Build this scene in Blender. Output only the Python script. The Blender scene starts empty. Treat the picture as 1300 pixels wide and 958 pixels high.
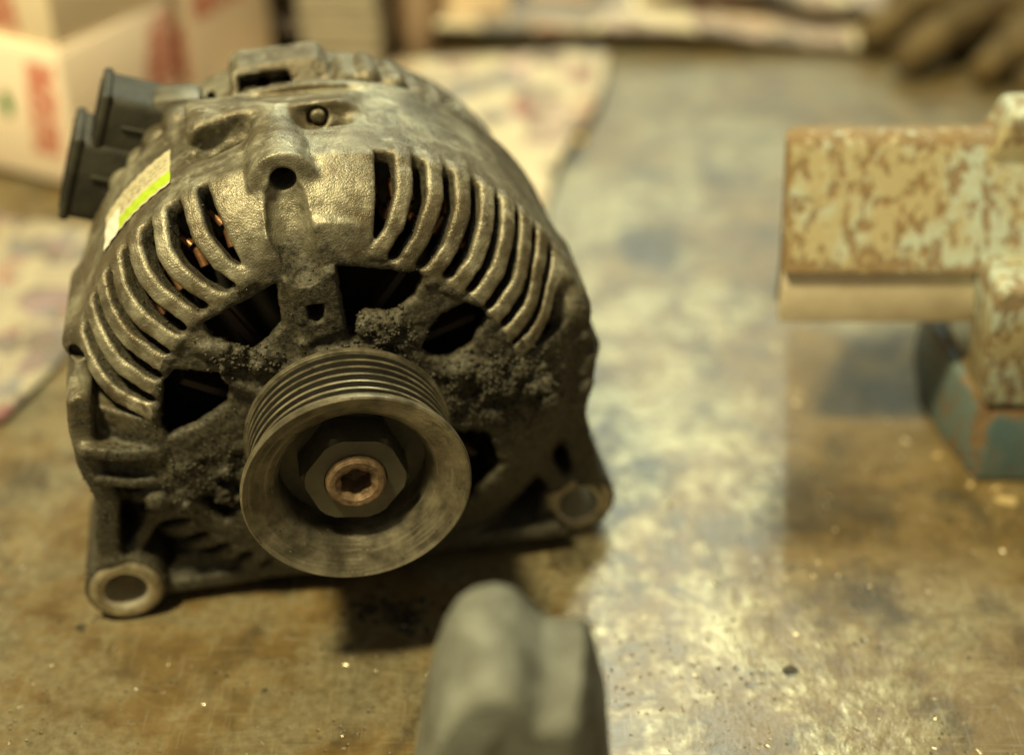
import bpy, bmesh, math, random
import numpy as np
from mathutils import Vector, Matrix
random.seed(7); rng = np.random.default_rng(7)
scene = bpy.context.scene
C = scene.collection
R = math.radians

# ------------------------------------------------------------------ camera
# world: bench top is z = 0, camera stands over x = y = 0
HC, PITCH, FPX = 0.3153, R(34), 1805.0          # 50 mm lens, pixels of the 1300 px wide photograph
cam_d = bpy.data.cameras.new('camera'); cam = bpy.data.objects.new('camera', cam_d); C.objects.link(cam)
cam.location = (0, 0, HC); cam.rotation_euler = (math.pi/2 - PITCH, 0, 0)
cam_d.sensor_fit = 'HORIZONTAL'; cam_d.sensor_width = 36.0; cam_d.lens = 50.0
cam_d.shift_y = -45/1300                         # the picture is 868 px of photograph plus a strip below it
cam_d.clip_start = 0.01; cam_d.clip_end = 50
cam_d.dof.use_dof = True; cam_d.dof.focus_distance = 0.378; cam_d.dof.aperture_fstop = 3.9; cam_d.dof.aperture_blades = 0
scene.camera = cam

# ------------------------------------------------------------------ light
w = bpy.data.worlds.new('World'); scene.world = w; w.use_nodes = True
w.node_tree.nodes['Background'].inputs[0].default_value = (1.0, 0.88, 0.62, 1)
w.node_tree.nodes['Background'].inputs[1].default_value = 0.22
def area(name, loc, target, sx, sy, power, col):
    l = bpy.data.lights.new(name, 'AREA'); l.shape = 'RECTANGLE'; l.size = sx; l.size_y = sy; l.energy = power; l.color = col
    o = bpy.data.objects.new(name, l); C.objects.link(o); o.location = loc
    o.rotation_euler = (Vector(target) - Vector(loc)).to_track_quat('-Z', 'Y').to_euler()
    return o
area('back_lamp', (0.10, 1.14, 1.15), (0.08, 0.42, 0.0), 0.20, 0.20, 9.3, (0.93, 1.0, 0.76))
area('window_light', (0.24, 2.0, 1.20), (0.08, 0.45, 0.0), 0.6, 0.9, 9, (0.84, 1.0, 0.80))
area('bench_lamp', (-0.40, 0.02, 1.30), (0.05, 0.60, 0.0), 0.16, 0.14, 36, (1.0, 0.86, 0.47))
scene.view_settings.view_transform = 'Standard'; scene.view_settings.look = 'None'
scene.view_settings.exposure = 0.0; scene.view_settings.gamma = 1.0
scene.cycles.use_denoising = True
scene.cycles.max_bounces = 8
scene.cycles.sample_clamp_indirect = 6

# ------------------------------------------------------------------ helpers
def ray(px, py):
    cp, sp = math.cos(PITCH), math.sin(PITCH)
    a, b = (px-650)/FPX, (434-py)/FPX
    return Vector((a, cp + b*sp, -sp + b*cp))
def G(px, py, z=0.0):                            # point of the photograph on the level z
    d = ray(px, py); return Vector((0, 0, HC)) + d*((z-HC)/d.z)
def PY(px, py, y):                               # point of the photograph on the upright plane y
    d = ray(px, py); return Vector((0, 0, HC)) + d*(y/d.y)

def tag(o, label=None, cat=None, group=None, kind=None):
    if label: o['label'] = label
    if cat: o['category'] = cat
    if group: o['group'] = group
    if kind: o['kind'] = kind
    return o
def empty(name, loc, rz=0.0):
    o = bpy.data.objects.new(name, None); C.objects.link(o); o.location = loc; o.rotation_euler = (0, 0, rz)
    o.empty_display_size = 0.01; return o
def obj(name, me, m, parent=None):
    o = bpy.data.objects.new(name, me); C.objects.link(o)
    if m is not None and not me.materials: me.materials.append(m)
    if parent: o.parent = parent
    return o
def smooth(me, ang=40):
    me.polygons.foreach_set('use_smooth', [True]*len(me.polygons))
    if ang < 180: me.set_sharp_from_angle(angle=R(ang))
    return me
def mesh_bm(bm, name, ang=40):
    bmesh.ops.recalc_face_normals(bm, faces=bm.faces)
    me = bpy.data.meshes.new(name); bm.to_mesh(me); bm.free(); return smooth(me, ang)
def bevel_bm(bm, wd, seg=2, ang=25):
    ed = [e for e in bm.edges if len(e.link_faces) == 2 and e.calc_face_angle(0) > R(ang)]
    if wd > 0 and ed: bmesh.ops.bevel(bm, geom=ed, offset=wd, segments=seg, profile=0.5, affect='EDGES', clamp_overlap=True)
def box_bm(x0, x1, y0, y1, z0, z1, bev=0.0, seg=2, bm=None):
    b = bmesh.new()
    bmesh.ops.create_cube(b, size=1.0)
    for v in b.verts:
        v.co = Vector(((x0+x1)/2 + v.co.x*(x1-x0), (y0+y1)/2 + v.co.y*(y1-y0), (z0+z1)/2 + v.co.z*(z1-z0)))
    bevel_bm(b, bev, seg)
    return b
def prism_bm(poly, a0, a1, axis='x', bev=0.0, seg=2):
    """polygon extruded along an axis; poly is (y,z) for x, (x,z) for y, (x,y) for z"""
    bm = bmesh.new(); f = {'x': lambda p, a: (a, p[0], p[1]), 'y': lambda p, a: (p[0], a, p[1]), 'z': lambda p, a: (p[0], p[1], a)}[axis]
    lo = [bm.verts.new(f(p, a0)) for p in poly]; hi = [bm.verts.new(f(p, a1)) for p in poly]
    n = len(poly); bm.faces.new(lo); bm.faces.new(hi[::-1])
    for i in range(n): bm.faces.new((lo[i], hi[i], hi[(i+1) % n], lo[(i+1) % n]))
    bmesh.ops.recalc_face_normals(bm, faces=bm.faces); bevel_bm(bm, bev, seg); return bm
def lathe_me(name, prof, seg=128, ang=35, closed=False):
    """(r, y) profile turned about the local Y axis"""
    p = np.array(prof, float); n = len(p); t = np.linspace(0, 2*np.pi, seg, endpoint=False)
    V = np.stack([p[:, None, 0]*np.sin(t), np.repeat(p[:, 1:2], seg, 1), p[:, None, 0]*np.cos(t)], -1).reshape(-1, 3)
    F = []
    for i in range(n if closed else n-1):
        j = (i+1) % n
        for k in range(seg):
            l = (k+1) % seg; F.append((i*seg+k, j*seg+k, j*seg+l, i*seg+l))
    me = bpy.data.meshes.new(name); me.from_pydata(V.tolist(), [], F)
    bm = bmesh.new(); bm.from_mesh(me); bmesh.ops.remove_doubles(bm, verts=bm.verts, dist=1e-6); bmesh.ops.recalc_face_normals(bm, faces=bm.faces); bm.to_mesh(me); bm.free()
    return smooth(me, ang)
def tube_me(name, pts, r, seg=10, ang=180):
    bm = bmesh.new(); pts = [Vector(p) for p in pts]; rings = []
    rr = r if hasattr(r, '__len__') else [r]*len(pts)
    for i, p in enumerate(pts):
        d = (pts[min(i+1, len(pts)-1)] - pts[max(i-1, 0)]).normalized()
        q = d.to_track_quat('Z', 'Y')
        rings.append([bm.verts.new(p + q @ Vector((rr[i]*math.cos(a), rr[i]*math.sin(a), 0))) for a in [2*math.pi*k/seg for k in range(seg)]])
    for a, b in zip(rings, rings[1:]):
        for k in range(seg): bm.faces.new((a[k], a[(k+1) % seg], b[(k+1) % seg], b[k]))
    bm.faces.new(rings[0][::-1]); bm.faces.new(rings[-1])
    return mesh_bm(bm, name, ang)

# ------------------------------------------------------------------ materials
class N:
    """small node-graph writer"""
    def __init__(s, name):
        s.m = bpy.data.materials.new(name); s.m.use_nodes = True; s.t = s.m.node_tree; s.b = s.t.nodes['Principled BSDF']
        s.co = s.t.nodes.new('ShaderNodeTexCoord').outputs['Object']
    def link(s, a, b): s.t.links.new(a, b)
    def put(s, sock, v):
        if hasattr(v, 'links') or isinstance(v, bpy.types.NodeSocket): s.link(v, sock)
        else: sock.default_value = v
    def noise(s, scale, detail=4, rough=0.55, dist=0.0, co=None, out='Fac'):
        n = s.t.nodes.new('ShaderNodeTexNoise'); n.inputs['Scale'].default_value = scale; n.inputs['Detail'].default_value = detail
        n.inputs['Roughness'].default_value = rough; n.inputs['Distortion'].default_value = dist; s.link(co or s.co, n.inputs['Vector']); return n.outputs[out]
    def voro(s, scale, co=None, feat='F1', out='Distance'):
        n = s.t.nodes.new('ShaderNodeTexVoronoi'); n.feature = feat; n.inputs['Scale'].default_value = scale; s.link(co or s.co, n.inputs['Vector']); return n.outputs[out]
    def map(s, sc=(1, 1, 1), rot=(0, 0, 0), loc=(0, 0, 0), co=None):
        n = s.t.nodes.new('ShaderNodeMapping'); n.inputs['Scale'].default_value = sc; n.inputs['Rotation'].default_value = rot; n.inputs['Location'].default_value = loc
        s.link(co or s.co, n.inputs['Vector']); return n.outputs[0]
    def ramp(s, v, *st):
        n = s.t.nodes.new('ShaderNodeValToRGB'); s.link(v, n.inputs[0]); e = n.color_ramp.elements
        while len(e) < len(st): e.new(0.5)
        for el, (p, c) in zip(e, st):
            el.position = p; el.color = (c, c, c, 1) if not hasattr(c, '__len__') else (*c, 1)
        return n.outputs[0]
    def mix(s, f, a, b, mode='MIX'):
        n = s.t.nodes.new('ShaderNodeMix'); n.data_type = 'RGBA'; n.blend_type = mode
        s.put(n.inputs[0], f)
        for sock, v in ((n.inputs[6], a), (n.inputs[7], b)):
            s.put(sock, (*v, 1) if isinstance(v, tuple) and len(v) == 3 else v)
        return n.outputs[2]
    def math(s, op, a, b=0.5, clamp=False):
        n = s.t.nodes.new('ShaderNodeMath'); n.operation = op; n.use_clamp = clamp; s.put(n.inputs[0], a); s.put(n.inputs[1], b); return n.outputs[0]
    def attr(s, name):
        n = s.t.nodes.new('ShaderNodeAttribute'); n.attribute_name = name; return n.outputs['Fac']
    def sep(s, v):
        n = s.t.nodes.new('ShaderNodeSeparateXYZ'); s.link(v, n.inputs[0]); return n.outputs
    def bump(s, h, dist, strength=1.0, normal=None):
        n = s.t.nodes.new('ShaderNodeBump'); n.inputs['Strength'].default_value = strength; n.inputs['Distance'].default_value = dist
        s.link(h, n.inputs['Height'])
        if normal is not None: s.link(normal, n.inputs['Normal'])
        return n.outputs[0]
    def done(s, col, rough=0.5, metal=0.0, normal=None, spec=0.5, **kw):
        s.put(s.b.inputs['Base Color'], (*col, 1) if isinstance(col, tuple) else col)
        s.put(s.b.inputs['Roughness'], rough); s.put(s.b.inputs['Metallic'], metal); s.put(s.b.inputs['Specular IOR Level'], spec)
        if normal is not None: s.link(normal, s.b.inputs['Normal'])
        for k, v in kw.items(): s.put(s.b.inputs[k], v)
        return s.m

def mat_cast():                                   # cast aluminium under oily dust; vertex attribute = caked dirt plus painted lower-right shade
    n = N('cast_aluminium'); g = n.attr('grime')
    a = n.noise(230, 5, 0.6); b = n.noise(900, 3, 0.6); c = n.noise(60, 4, 0.6, 0.4)
    alu = n.mix(n.ramp(a, (0.3, 0), (0.7, 1)), (0.112, 0.100, 0.064), (0.34, 0.315, 0.222))
    alu = n.mix(n.ramp(c, (0.42, 0), (0.60, 0.85)), alu, (0.090, 0.068, 0.035))
    alu = n.mix(n.ramp(n.noise(34, 5, 0.68, 0.8), (0.50, 0), (0.60, 0.75)), alu, (0.072, 0.060, 0.036))      # oily stains
    alu = n.mix(n.ramp(n.noise(95, 5, 0.7, 0.6), (0.58, 0), (0.68, 0.6)), alu, (0.46, 0.43, 0.32))         # pale oxide
    dirt = n.mix(n.ramp(b, (0.35, 0), (0.7, 1)), (0.014, 0.012, 0.007), (0.080, 0.070, 0.041))
    gm = n.math('ADD', g, n.math('MULTIPLY', n.math('SUBTRACT', a, 0.5), 1.3))
    gm = n.ramp(gm, (0.28, 0), (0.72, 1))
    col = n.mix(gm, alu, dirt)
    sp = n.ramp(n.voro(420), (0.05, 1), (0.11, 0))                # pale specks of dust
    col = n.mix(n.math('MULTIPLY', sp, n.ramp(n.noise(70, 2), (0.5, 0), (0.65, 0.7))), col, (0.42, 0.37, 0.22))
    h = n.math('ADD', n.math('MULTIPLY', b, 0.5), n.noise(1900, 2, 0.6))
    ro = n.math('ADD', n.math('MULTIPLY', gm, 0.22), n.math('ADD', n.math('MULTIPLY', a, 0.34), 0.25))
    me = n.math('SUBTRACT', 0.42, n.math('MULTIPLY', gm, 0.40))
    return n.done(col, ro, me, n.bump(h, 0.00026, 0.9), 0.5)
def mat_grease():
    n = N('caked_grease'); b = n.noise(700, 4, 0.65); a = n.noise(160, 3)
    col = n.mix(n.ramp(b, (0.35, 0), (0.72, 1)), (0.012, 0.010, 0.006), (0.080, 0.069, 0.040))
    return n.done(col, n.math('ADD', n.math('MULTIPLY', a, 0.4), 0.4), 0.0, n.bump(b, 0.0007, 1.0), 0.45)
def mat_pulley():
    n = N('pulley_steel'); a = n.noise(120, 5, 0.6); b = n.noise(700, 4, 0.6)
    x, y, z = n.sep(n.co); r = n.math('SQRT', n.math('ADD', n.math('MULTIPLY', x, x), n.math('MULTIPLY', z, z)))
    an = n.math('ARCTAN2', x, z); cv = n.t.nodes.new('ShaderNodeCombineXYZ'); n.link(n.math('MULTIPLY', an, 1.1), cv.inputs[0]); n.link(n.math('MULTIPLY', r, 900), cv.inputs[1]); n.link(n.math('MULTIPLY', y, 900), cv.inputs[2])
    st = n.noise(1.0, 5, 0.65, co=cv.outputs[0])
    col = n.mix(n.ramp(a, (0.35, 0), (0.68, 1)), (0.062, 0.053, 0.033), (0.235, 0.205, 0.135))
    col = n.mix(n.ramp(st, (0.50, 0), (0.72, 0.75)), col, (0.32, 0.285, 0.195))
    col = n.mix(n.ramp(n.noise(48, 5, 0.65, 0.6), (0.50, 0), (0.66, 0.8)), col, (0.045, 0.037, 0.022))
    col = n.mix(n.ramp(n.voro(260), (0.05, 0.8), (0.12, 0)), col, (0.03, 0.025, 0.015))
    sp = n.ramp(n.voro(330), (0.04, 1), (0.09, 0))
    col = n.mix(n.math('MULTIPLY', sp, n.ramp(n.noise(90, 2), (0.52, 0), (0.6, 0.8))), col, (0.45, 0.38, 0.22))
    gr = n.math('MULTIPLY', n.math('MULTIPLY', n.math('LESS_THAN', r, .02815), n.math('GREATER_THAN', r, .0248)), n.math('GREATER_THAN', y, .0046))    # near-black inside the grooves, below the crests
    col = n.mix(n.math('MULTIPLY', gr, n.ramp(a, (0.3, 0.88), (0.6, 0.99))), col, (0.010, 0.009, 0.006))
    return n.done(col, n.math('ADD', n.math('MULTIPLY', b, 0.4), 0.24), n.math('MULTIPLY', n.math('SUBTRACT', 1.0, gr), 0.45), n.bump(n.math('ADD', b, n.math('MULTIPLY', st, 0.6)), 0.00016, 0.8), 0.5)
def mat_metal(name, c1, c2, scale, rough, metal, bump=0.0001, rvar=0.2):
    n = N(name); a = n.noise(scale, 5, 0.6); b = n.noise(scale*6, 3, 0.6)
    col = n.mix(n.ramp(a, (0.33, 0), (0.67, 1)), c1, c2)
    return n.done(col, n.math('ADD', n.math('MULTIPLY', b, rvar), rough-rvar/2), metal, n.bump(b, bump, 0.8))
def mat_bench():                                  # oiled sheet steel: worn bright patches, brown oil, scratches, pits
    n = N('oily_bench_steel'); co = n.co
    a = n.noise(14, 6, 0.62, 0.6); b = n.noise(55, 6, 0.65, 0.3); c = n.noise(320, 4, 0.6); d = n.noise(5, 3, 0.5, 0.8)
    oil = n.mix(n.ramp(b, (0.32, 0), (0.7, 1)), (0.085, 0.055, 0.017), (0.178, 0.122, 0.045))
    oil = n.mix(n.ramp(n.noise(34, 6, 0.68, 0.5), (0.48, 0), (0.62, 0.75)), oil, (0.040, 0.034, 0.019))
    steel = n.mix(n.ramp(c, (0.35, 0), (0.7, 1)), (0.19, 0.16, 0.088), (0.36, 0.32, 0.20))
    w1 = n.ramp(n.math('ADD', n.math('MULTIPLY', a, 0.42), n.math('ADD', n.math('MULTIPLY', b, 0.36), n.math('MULTIPLY', n.noise(170, 4, 0.65), 0.22))), (0.465, 0), (0.555, 1))
    gx, gy, gz = n.sep(n.co); e0 = G(999, 430); e1 = G(995, 702)     # straight-edged oil film that paints in the vise's shadow on the bench
    ex = n.math('ADD', n.math('MULTIPLY', n.math('SUBTRACT', gy, e0.y), (e1.x-e0.x)/(e1.y-e0.y)), e0.x)
    film_shade = n.math('MULTIPLY', n.ramp(n.math('ADD', n.math('MULTIPLY', n.math('SUBTRACT', gx, ex), 300), 0.5), (0.2, 0), (0.8, 1)), n.ramp(n.math('ADD', gy, n.math('MULTIPLY', n.math('SUBTRACT', n.noise(45, 4, 0.6), 0.5), 0.06)), (0.312, 0), (0.345, 1), (0.455, 1), (0.49, 0)))
    film_shade = n.math('MULTIPLY', film_shade, 0.85); w1 = n.math('MULTIPLY', w1, n.math('SUBTRACT', 1.0, film_shade))
    col = n.mix(n.math('MULTIPLY', w1, 0.72), oil, steel)
    for (px, py, rr, am) in ((826, 316, .022, .8), (470, 772, .0035, .9), (515, 782, .006, .85), (1040, 650, .030, .35), (100, 796, .0016, .9), (75, 790, .001, .9), (1003, 851, .0026, .95), (1100, 740, .012, .5), (720, 705, .010, .5)):    # old grease stains, plus shade painted under the alternator's right ear
        p = G(px, py); dv = n.t.nodes.new('ShaderNodeVectorMath'); dv.operation = 'DISTANCE'; n.link(n.co, dv.inputs[0]); dv.inputs[1].default_value = p
        q = n.math('ADD', n.math('DIVIDE', dv.outputs['Value'], rr), n.math('MULTIPLY', n.math('SUBTRACT', n.noise(1.6/rr, 4, 0.65), 0.5), 2.2))
        col = n.mix(n.math('MULTIPLY', n.ramp(q, (0.55, 1), (1.0, 0)), am), col, (0.018, 0.014, 0.007))
    pit = n.math('MAXIMUM', n.ramp(n.voro(110), (0.06, 1), (0.15, 0)), n.ramp(n.voro(330), (0.10, 1), (0.2, 0))); pm = n.ramp(n.noise(30, 3), (0.47, 0), (0.56, 1))
    pits = n.math('MULTIPLY', pit, pm)
    col = n.mix(n.math('MULTIPLY', pits, 0.85), col, (0.02, 0.017, 0.01))
    sc1 = n.noise(40, 3, 0.6, co=n.map((1, 26, 1), (0, 0, R(24)))); sc2 = n.noise(40, 3, 0.6, co=n.map((22, 1, 1), (0, 0, R(-12))))
    scr = n.ramp(n.math('MAXIMUM', sc1, sc2), (0.60, 0), (0.68, 1))
    col = n.mix(n.math('MULTIPLY', scr, 0.26), col, (0.34, 0.31, 0.21))
    col = n.mix(n.ramp(n.noise(30, 4, 0.6, co=n.map((1, 20, 1), (0, 0, R(-38)))), (0.62, 0), (0.72, 0.4)), col, (0.035, 0.028, 0.014))
    ro = n.math('ADD', n.math('MULTIPLY', n.ramp(b, (0.3, 0), (0.75, 1)), 0.12), n.math('SUBTRACT', n.math('ADD', 0.36, n.math('MULTIPLY', film_shade, 0.16)), n.math('MULTIPLY', w1, 0.10)))
    h = n.math('ADD', n.math('ADD', n.math('MULTIPLY', a, 2.6), n.math('MULTIPLY', b, 0.8)), n.math('ADD', n.math('MULTIPLY', c, 0.16), n.math('MULTIPLY', pits, -0.25)))
    return n.done(col, ro, n.math('MULTIPLY', w1, 0.45), n.bump(h, 0.0010, 0.5), n.math('SUBTRACT', 0.7, n.math('MULTIPLY', film_shade, 0.35)))
def mat_paint(name, paint, paint2, rust, scale, thr, edges=()):   # old paint: ochre film, pale patches, rust specks, runs and rusty edges
    n = N(name); st = n.map((1.0, 1.0, 0.45)); a = n.noise(scale, 5, 0.6, 0.2, st); b = n.noise(scale*5, 5, 0.7); c = n.noise(scale*0.30, 4, 0.6, 0.5); f = n.noise(scale*2.6, 3, 0.6, 0.1, st)
    p = n.mix(n.ramp(n.math('ADD', n.math('MULTIPLY', c, 0.65), n.math('MULTIPLY', a, 0.35)), (0.49, 0), (0.60, 1)), paint2, paint)
    r = n.mix(n.ramp(b, (0.35, 0), (0.65, 1)), rust, tuple(x*2.2 for x in rust))
    x, y, z = n.sep(n.co); m0 = n.math('ADD', n.math('MULTIPLY', a, 0.35), n.math('MULTIPLY', f, 0.65))
    for (ax, at, wd) in edges:
        e = n.math('SUBTRACT', 1.0, n.math('DIVIDE', n.math('ABSOLUTE', n.math('SUBTRACT', (x, y, z)[ax], at)), wd), True); m0 = n.math('ADD', m0, n.math('MULTIPLY', e, 0.12))
    m = n.ramp(m0, (thr, 0), (thr+0.055, 1))
    return n.done(n.mix(n.math('MULTIPLY', m, 0.85), p, r), n.math('ADD', n.math('MULTIPLY', m, 0.3), n.math('ADD', n.math('MULTIPLY', b, 0.2), 0.38)), 0.0, n.bump(n.math('SUBTRACT', b, n.math('MULTIPLY', m, 0.8)), 0.0004, 0.8))
def mat_news(name, ink, tint, sx=55, seed=0.0, k=1.0):    # newsprint: columns of grey lines, colour pictures
    n = N(name); co = n.map(loc=(seed, seed*0.7, 0)); x, y, z = n.sep(co)
    ln = n.ramp(n.math('FRACT', n.math('MULTIPLY', y, 210)), (0.40, 0), (0.55, 1))
    wd = n.ramp(n.noise(260, 2, 0.5, co=n.map((1, 0.12, 1), co=co)), (0.42, 0), (0.5, 1))
    colm = n.ramp(n.math('FRACT', n.math('MULTIPLY', x, 17)), (0.08, 0), (0.1, 1))
    txt = n.math('MULTIPLY', n.math('MULTIPLY', ln, wd), colm)
    blk = n.voro(sx, co=n.map((1, 0.7, 1), co=co), out='Color'); br = n.sep(blk)
    pap = n.mix(n.noise(30, 3, co=co), (0.50*k, 0.43*k, 0.29*k), (0.66*k, 0.58*k, 0.41*k))
    col = n.mix(n.math('MULTIPLY', txt, 0.5), pap, ink)
    pm = n.ramp(br[0], (0.50, 0), (0.54, 1)); pic = n.mix(n.ramp(n.noise(75, 4, co=co), (0.4, 0), (0.6, 1)), n.mix(n.ramp(br[2], (0.45, 0), (0.55, 1)), tint, (0.16, 0.16, 0.17)), (0.10, 0.075, 0.065))
    col = n.mix(n.math('MULTIPLY', pm, 0.8), col, pic)
    hd = n.math('MULTIPLY', n.ramp(br[1], (0.88, 0), (0.90, 1)), n.ramp(n.noise(110, 2, co=co), (0.45, 0), (0.5, 1)))
    col = n.mix(n.math('MULTIPLY', hd, 0.6), col, (0.24, 0.07, 0.06))
    return n.done(col, 0.75, 0.0, n.bump(n.noise(45, 3), 0.0015, 0.5), 0.3)
def mat_plain(name, c1, c2, scale=60, rough=0.6, bump=0.0002, spec=0.4, metal=0.0):
    n = N(name); a = n.noise(scale, 5, 0.6, 0.3); b = n.noise(scale*7, 3, 0.6)
    return n.done(n.mix(n.ramp(a, (0.3, 0), (0.7, 1)), c1, c2), n.math('ADD', n.math('MULTIPLY', b, 0.25), rough-0.12), metal, n.bump(b, bump, 0.8), spec)

M = dict(
    cast=mat_cast(), grease=mat_grease(), pulley=mat_pulley(), bench=mat_bench(),
    nut=mat_metal('dull_nut_steel', (0.085, 0.076, 0.050), (0.125, 0.112, 0.076), 150, 0.5, 0.45),
    rust=mat_metal('rusty_shaft', (0.10, 0.060, 0.030), (0.27, 0.180, 0.100), 420, 0.55, 0.3, 0.0003),
    bush=mat_metal('worn_steel_bushing', (0.20, 0.17, 0.105), (0.44, 0.38, 0.25), 330, 0.38, 0.5),
    bore=mat_metal('bright_bore_steel', (0.50, 0.46, 0.34), (0.66, 0.62, 0.50), 120, 0.42, 0.6),
    dark=mat_plain('sooty_interior', (0.0035, 0.003, 0.002), (0.010, 0.007, 0.004), 90, 0.85, 0.0002, 0.15),  # near-black base for the rotor and the socket openings
    copper=mat_metal('varnished_copper', (0.20, 0.085, 0.035), (0.42, 0.22, 0.10), 150, 0.35, 0.7),
    lamin=mat_metal('stator_steel', (0.07, 0.065, 0.05), (0.16, 0.145, 0.10), 150, 0.5, 0.4),
    plastic=mat_plain('dusty_black_plastic', (0.012, 0.012, 0.009), (0.050, 0.046, 0.031), 70, 0.62, 0.0002, 0.35),
    vise=mat_paint('chipped_vise_paint', (0.37, 0.42, 0.345), (0.335, 0.285, 0.155), (0.105, 0.062, 0.022), 115, 0.505, ((2, .0735, .004), (0, -.111, .003), (2, .1125, .003))),
    blue=mat_paint('blue_vise_paint', (0.075, 0.128, 0.135), (0.115, 0.155, 0.145), (0.11, 0.060, 0.020), 90, 0.545, ((2, .031, .004), (0, -.0405, .003))),
    jaw=mat_metal('ground_jaw_steel', (0.62, 0.53, 0.37), (0.76, 0.67, 0.48), 90, 0.42, 0.2),
    tan=mat_metal('oily_bare_iron', (0.20, 0.14, 0.05), (0.34, 0.26, 0.11), 70, 0.45, 0.4),
    grey=mat_plain('worn_tool_iron', (0.050, 0.045, 0.030), (0.215, 0.225, 0.19), 95, 0.66, 0.0008, 0.35),
    glove=mat_plain('worn_leather', (0.040, 0.027, 0.011), (0.170, 0.118, 0.050), 50, 0.85, 0.0006, 0.2),
)

# ------------------------------------------------------------------ the bench
def bench():
    # one sheet, with a very slight unevenness where it is seen
    nx, ny = 120, 120; xs = np.linspace(-1.1, 1.1, nx); ys = np.linspace(-0.25, 1.5, ny)
    V = [(x, y, 0.0) for y in ys for x in xs]; F = [(j*nx+i, j*nx+i+1, (j+1)*nx+i+1, (j+1)*nx+i) for j in range(ny-1) for i in range(nx-1)]
    me = bpy.data.meshes.new('workbench_top'); me.from_pydata(V, [], F); smooth(me, 180)
    o = obj('workbench_top', me, M['bench']); tag(o, 'oily brown sheet steel top of a workbench', None, None, 'structure')
bench()

# ================================================================== ALTERNATOR
PSI = R(11.2); ALT = Vector((-0.0413, 0.2935, 0.0690))
alt = empty('alternator', (ALT.x, ALT.y, 0.0), PSI)
tag(alt, 'dirty used car alternator with a grooved pulley standing on the workbench', 'alternator')
alt_in = Matrix.Translation((0, 0, ALT.z))        # parts are written with the origin on the shaft at the pulley's front
def part(name, me, m, parent=None):
    o = obj(name, me, m, alt if parent is None else parent)
    if parent is None: o.location = (0, 0, ALT.z)
    return o

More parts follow.
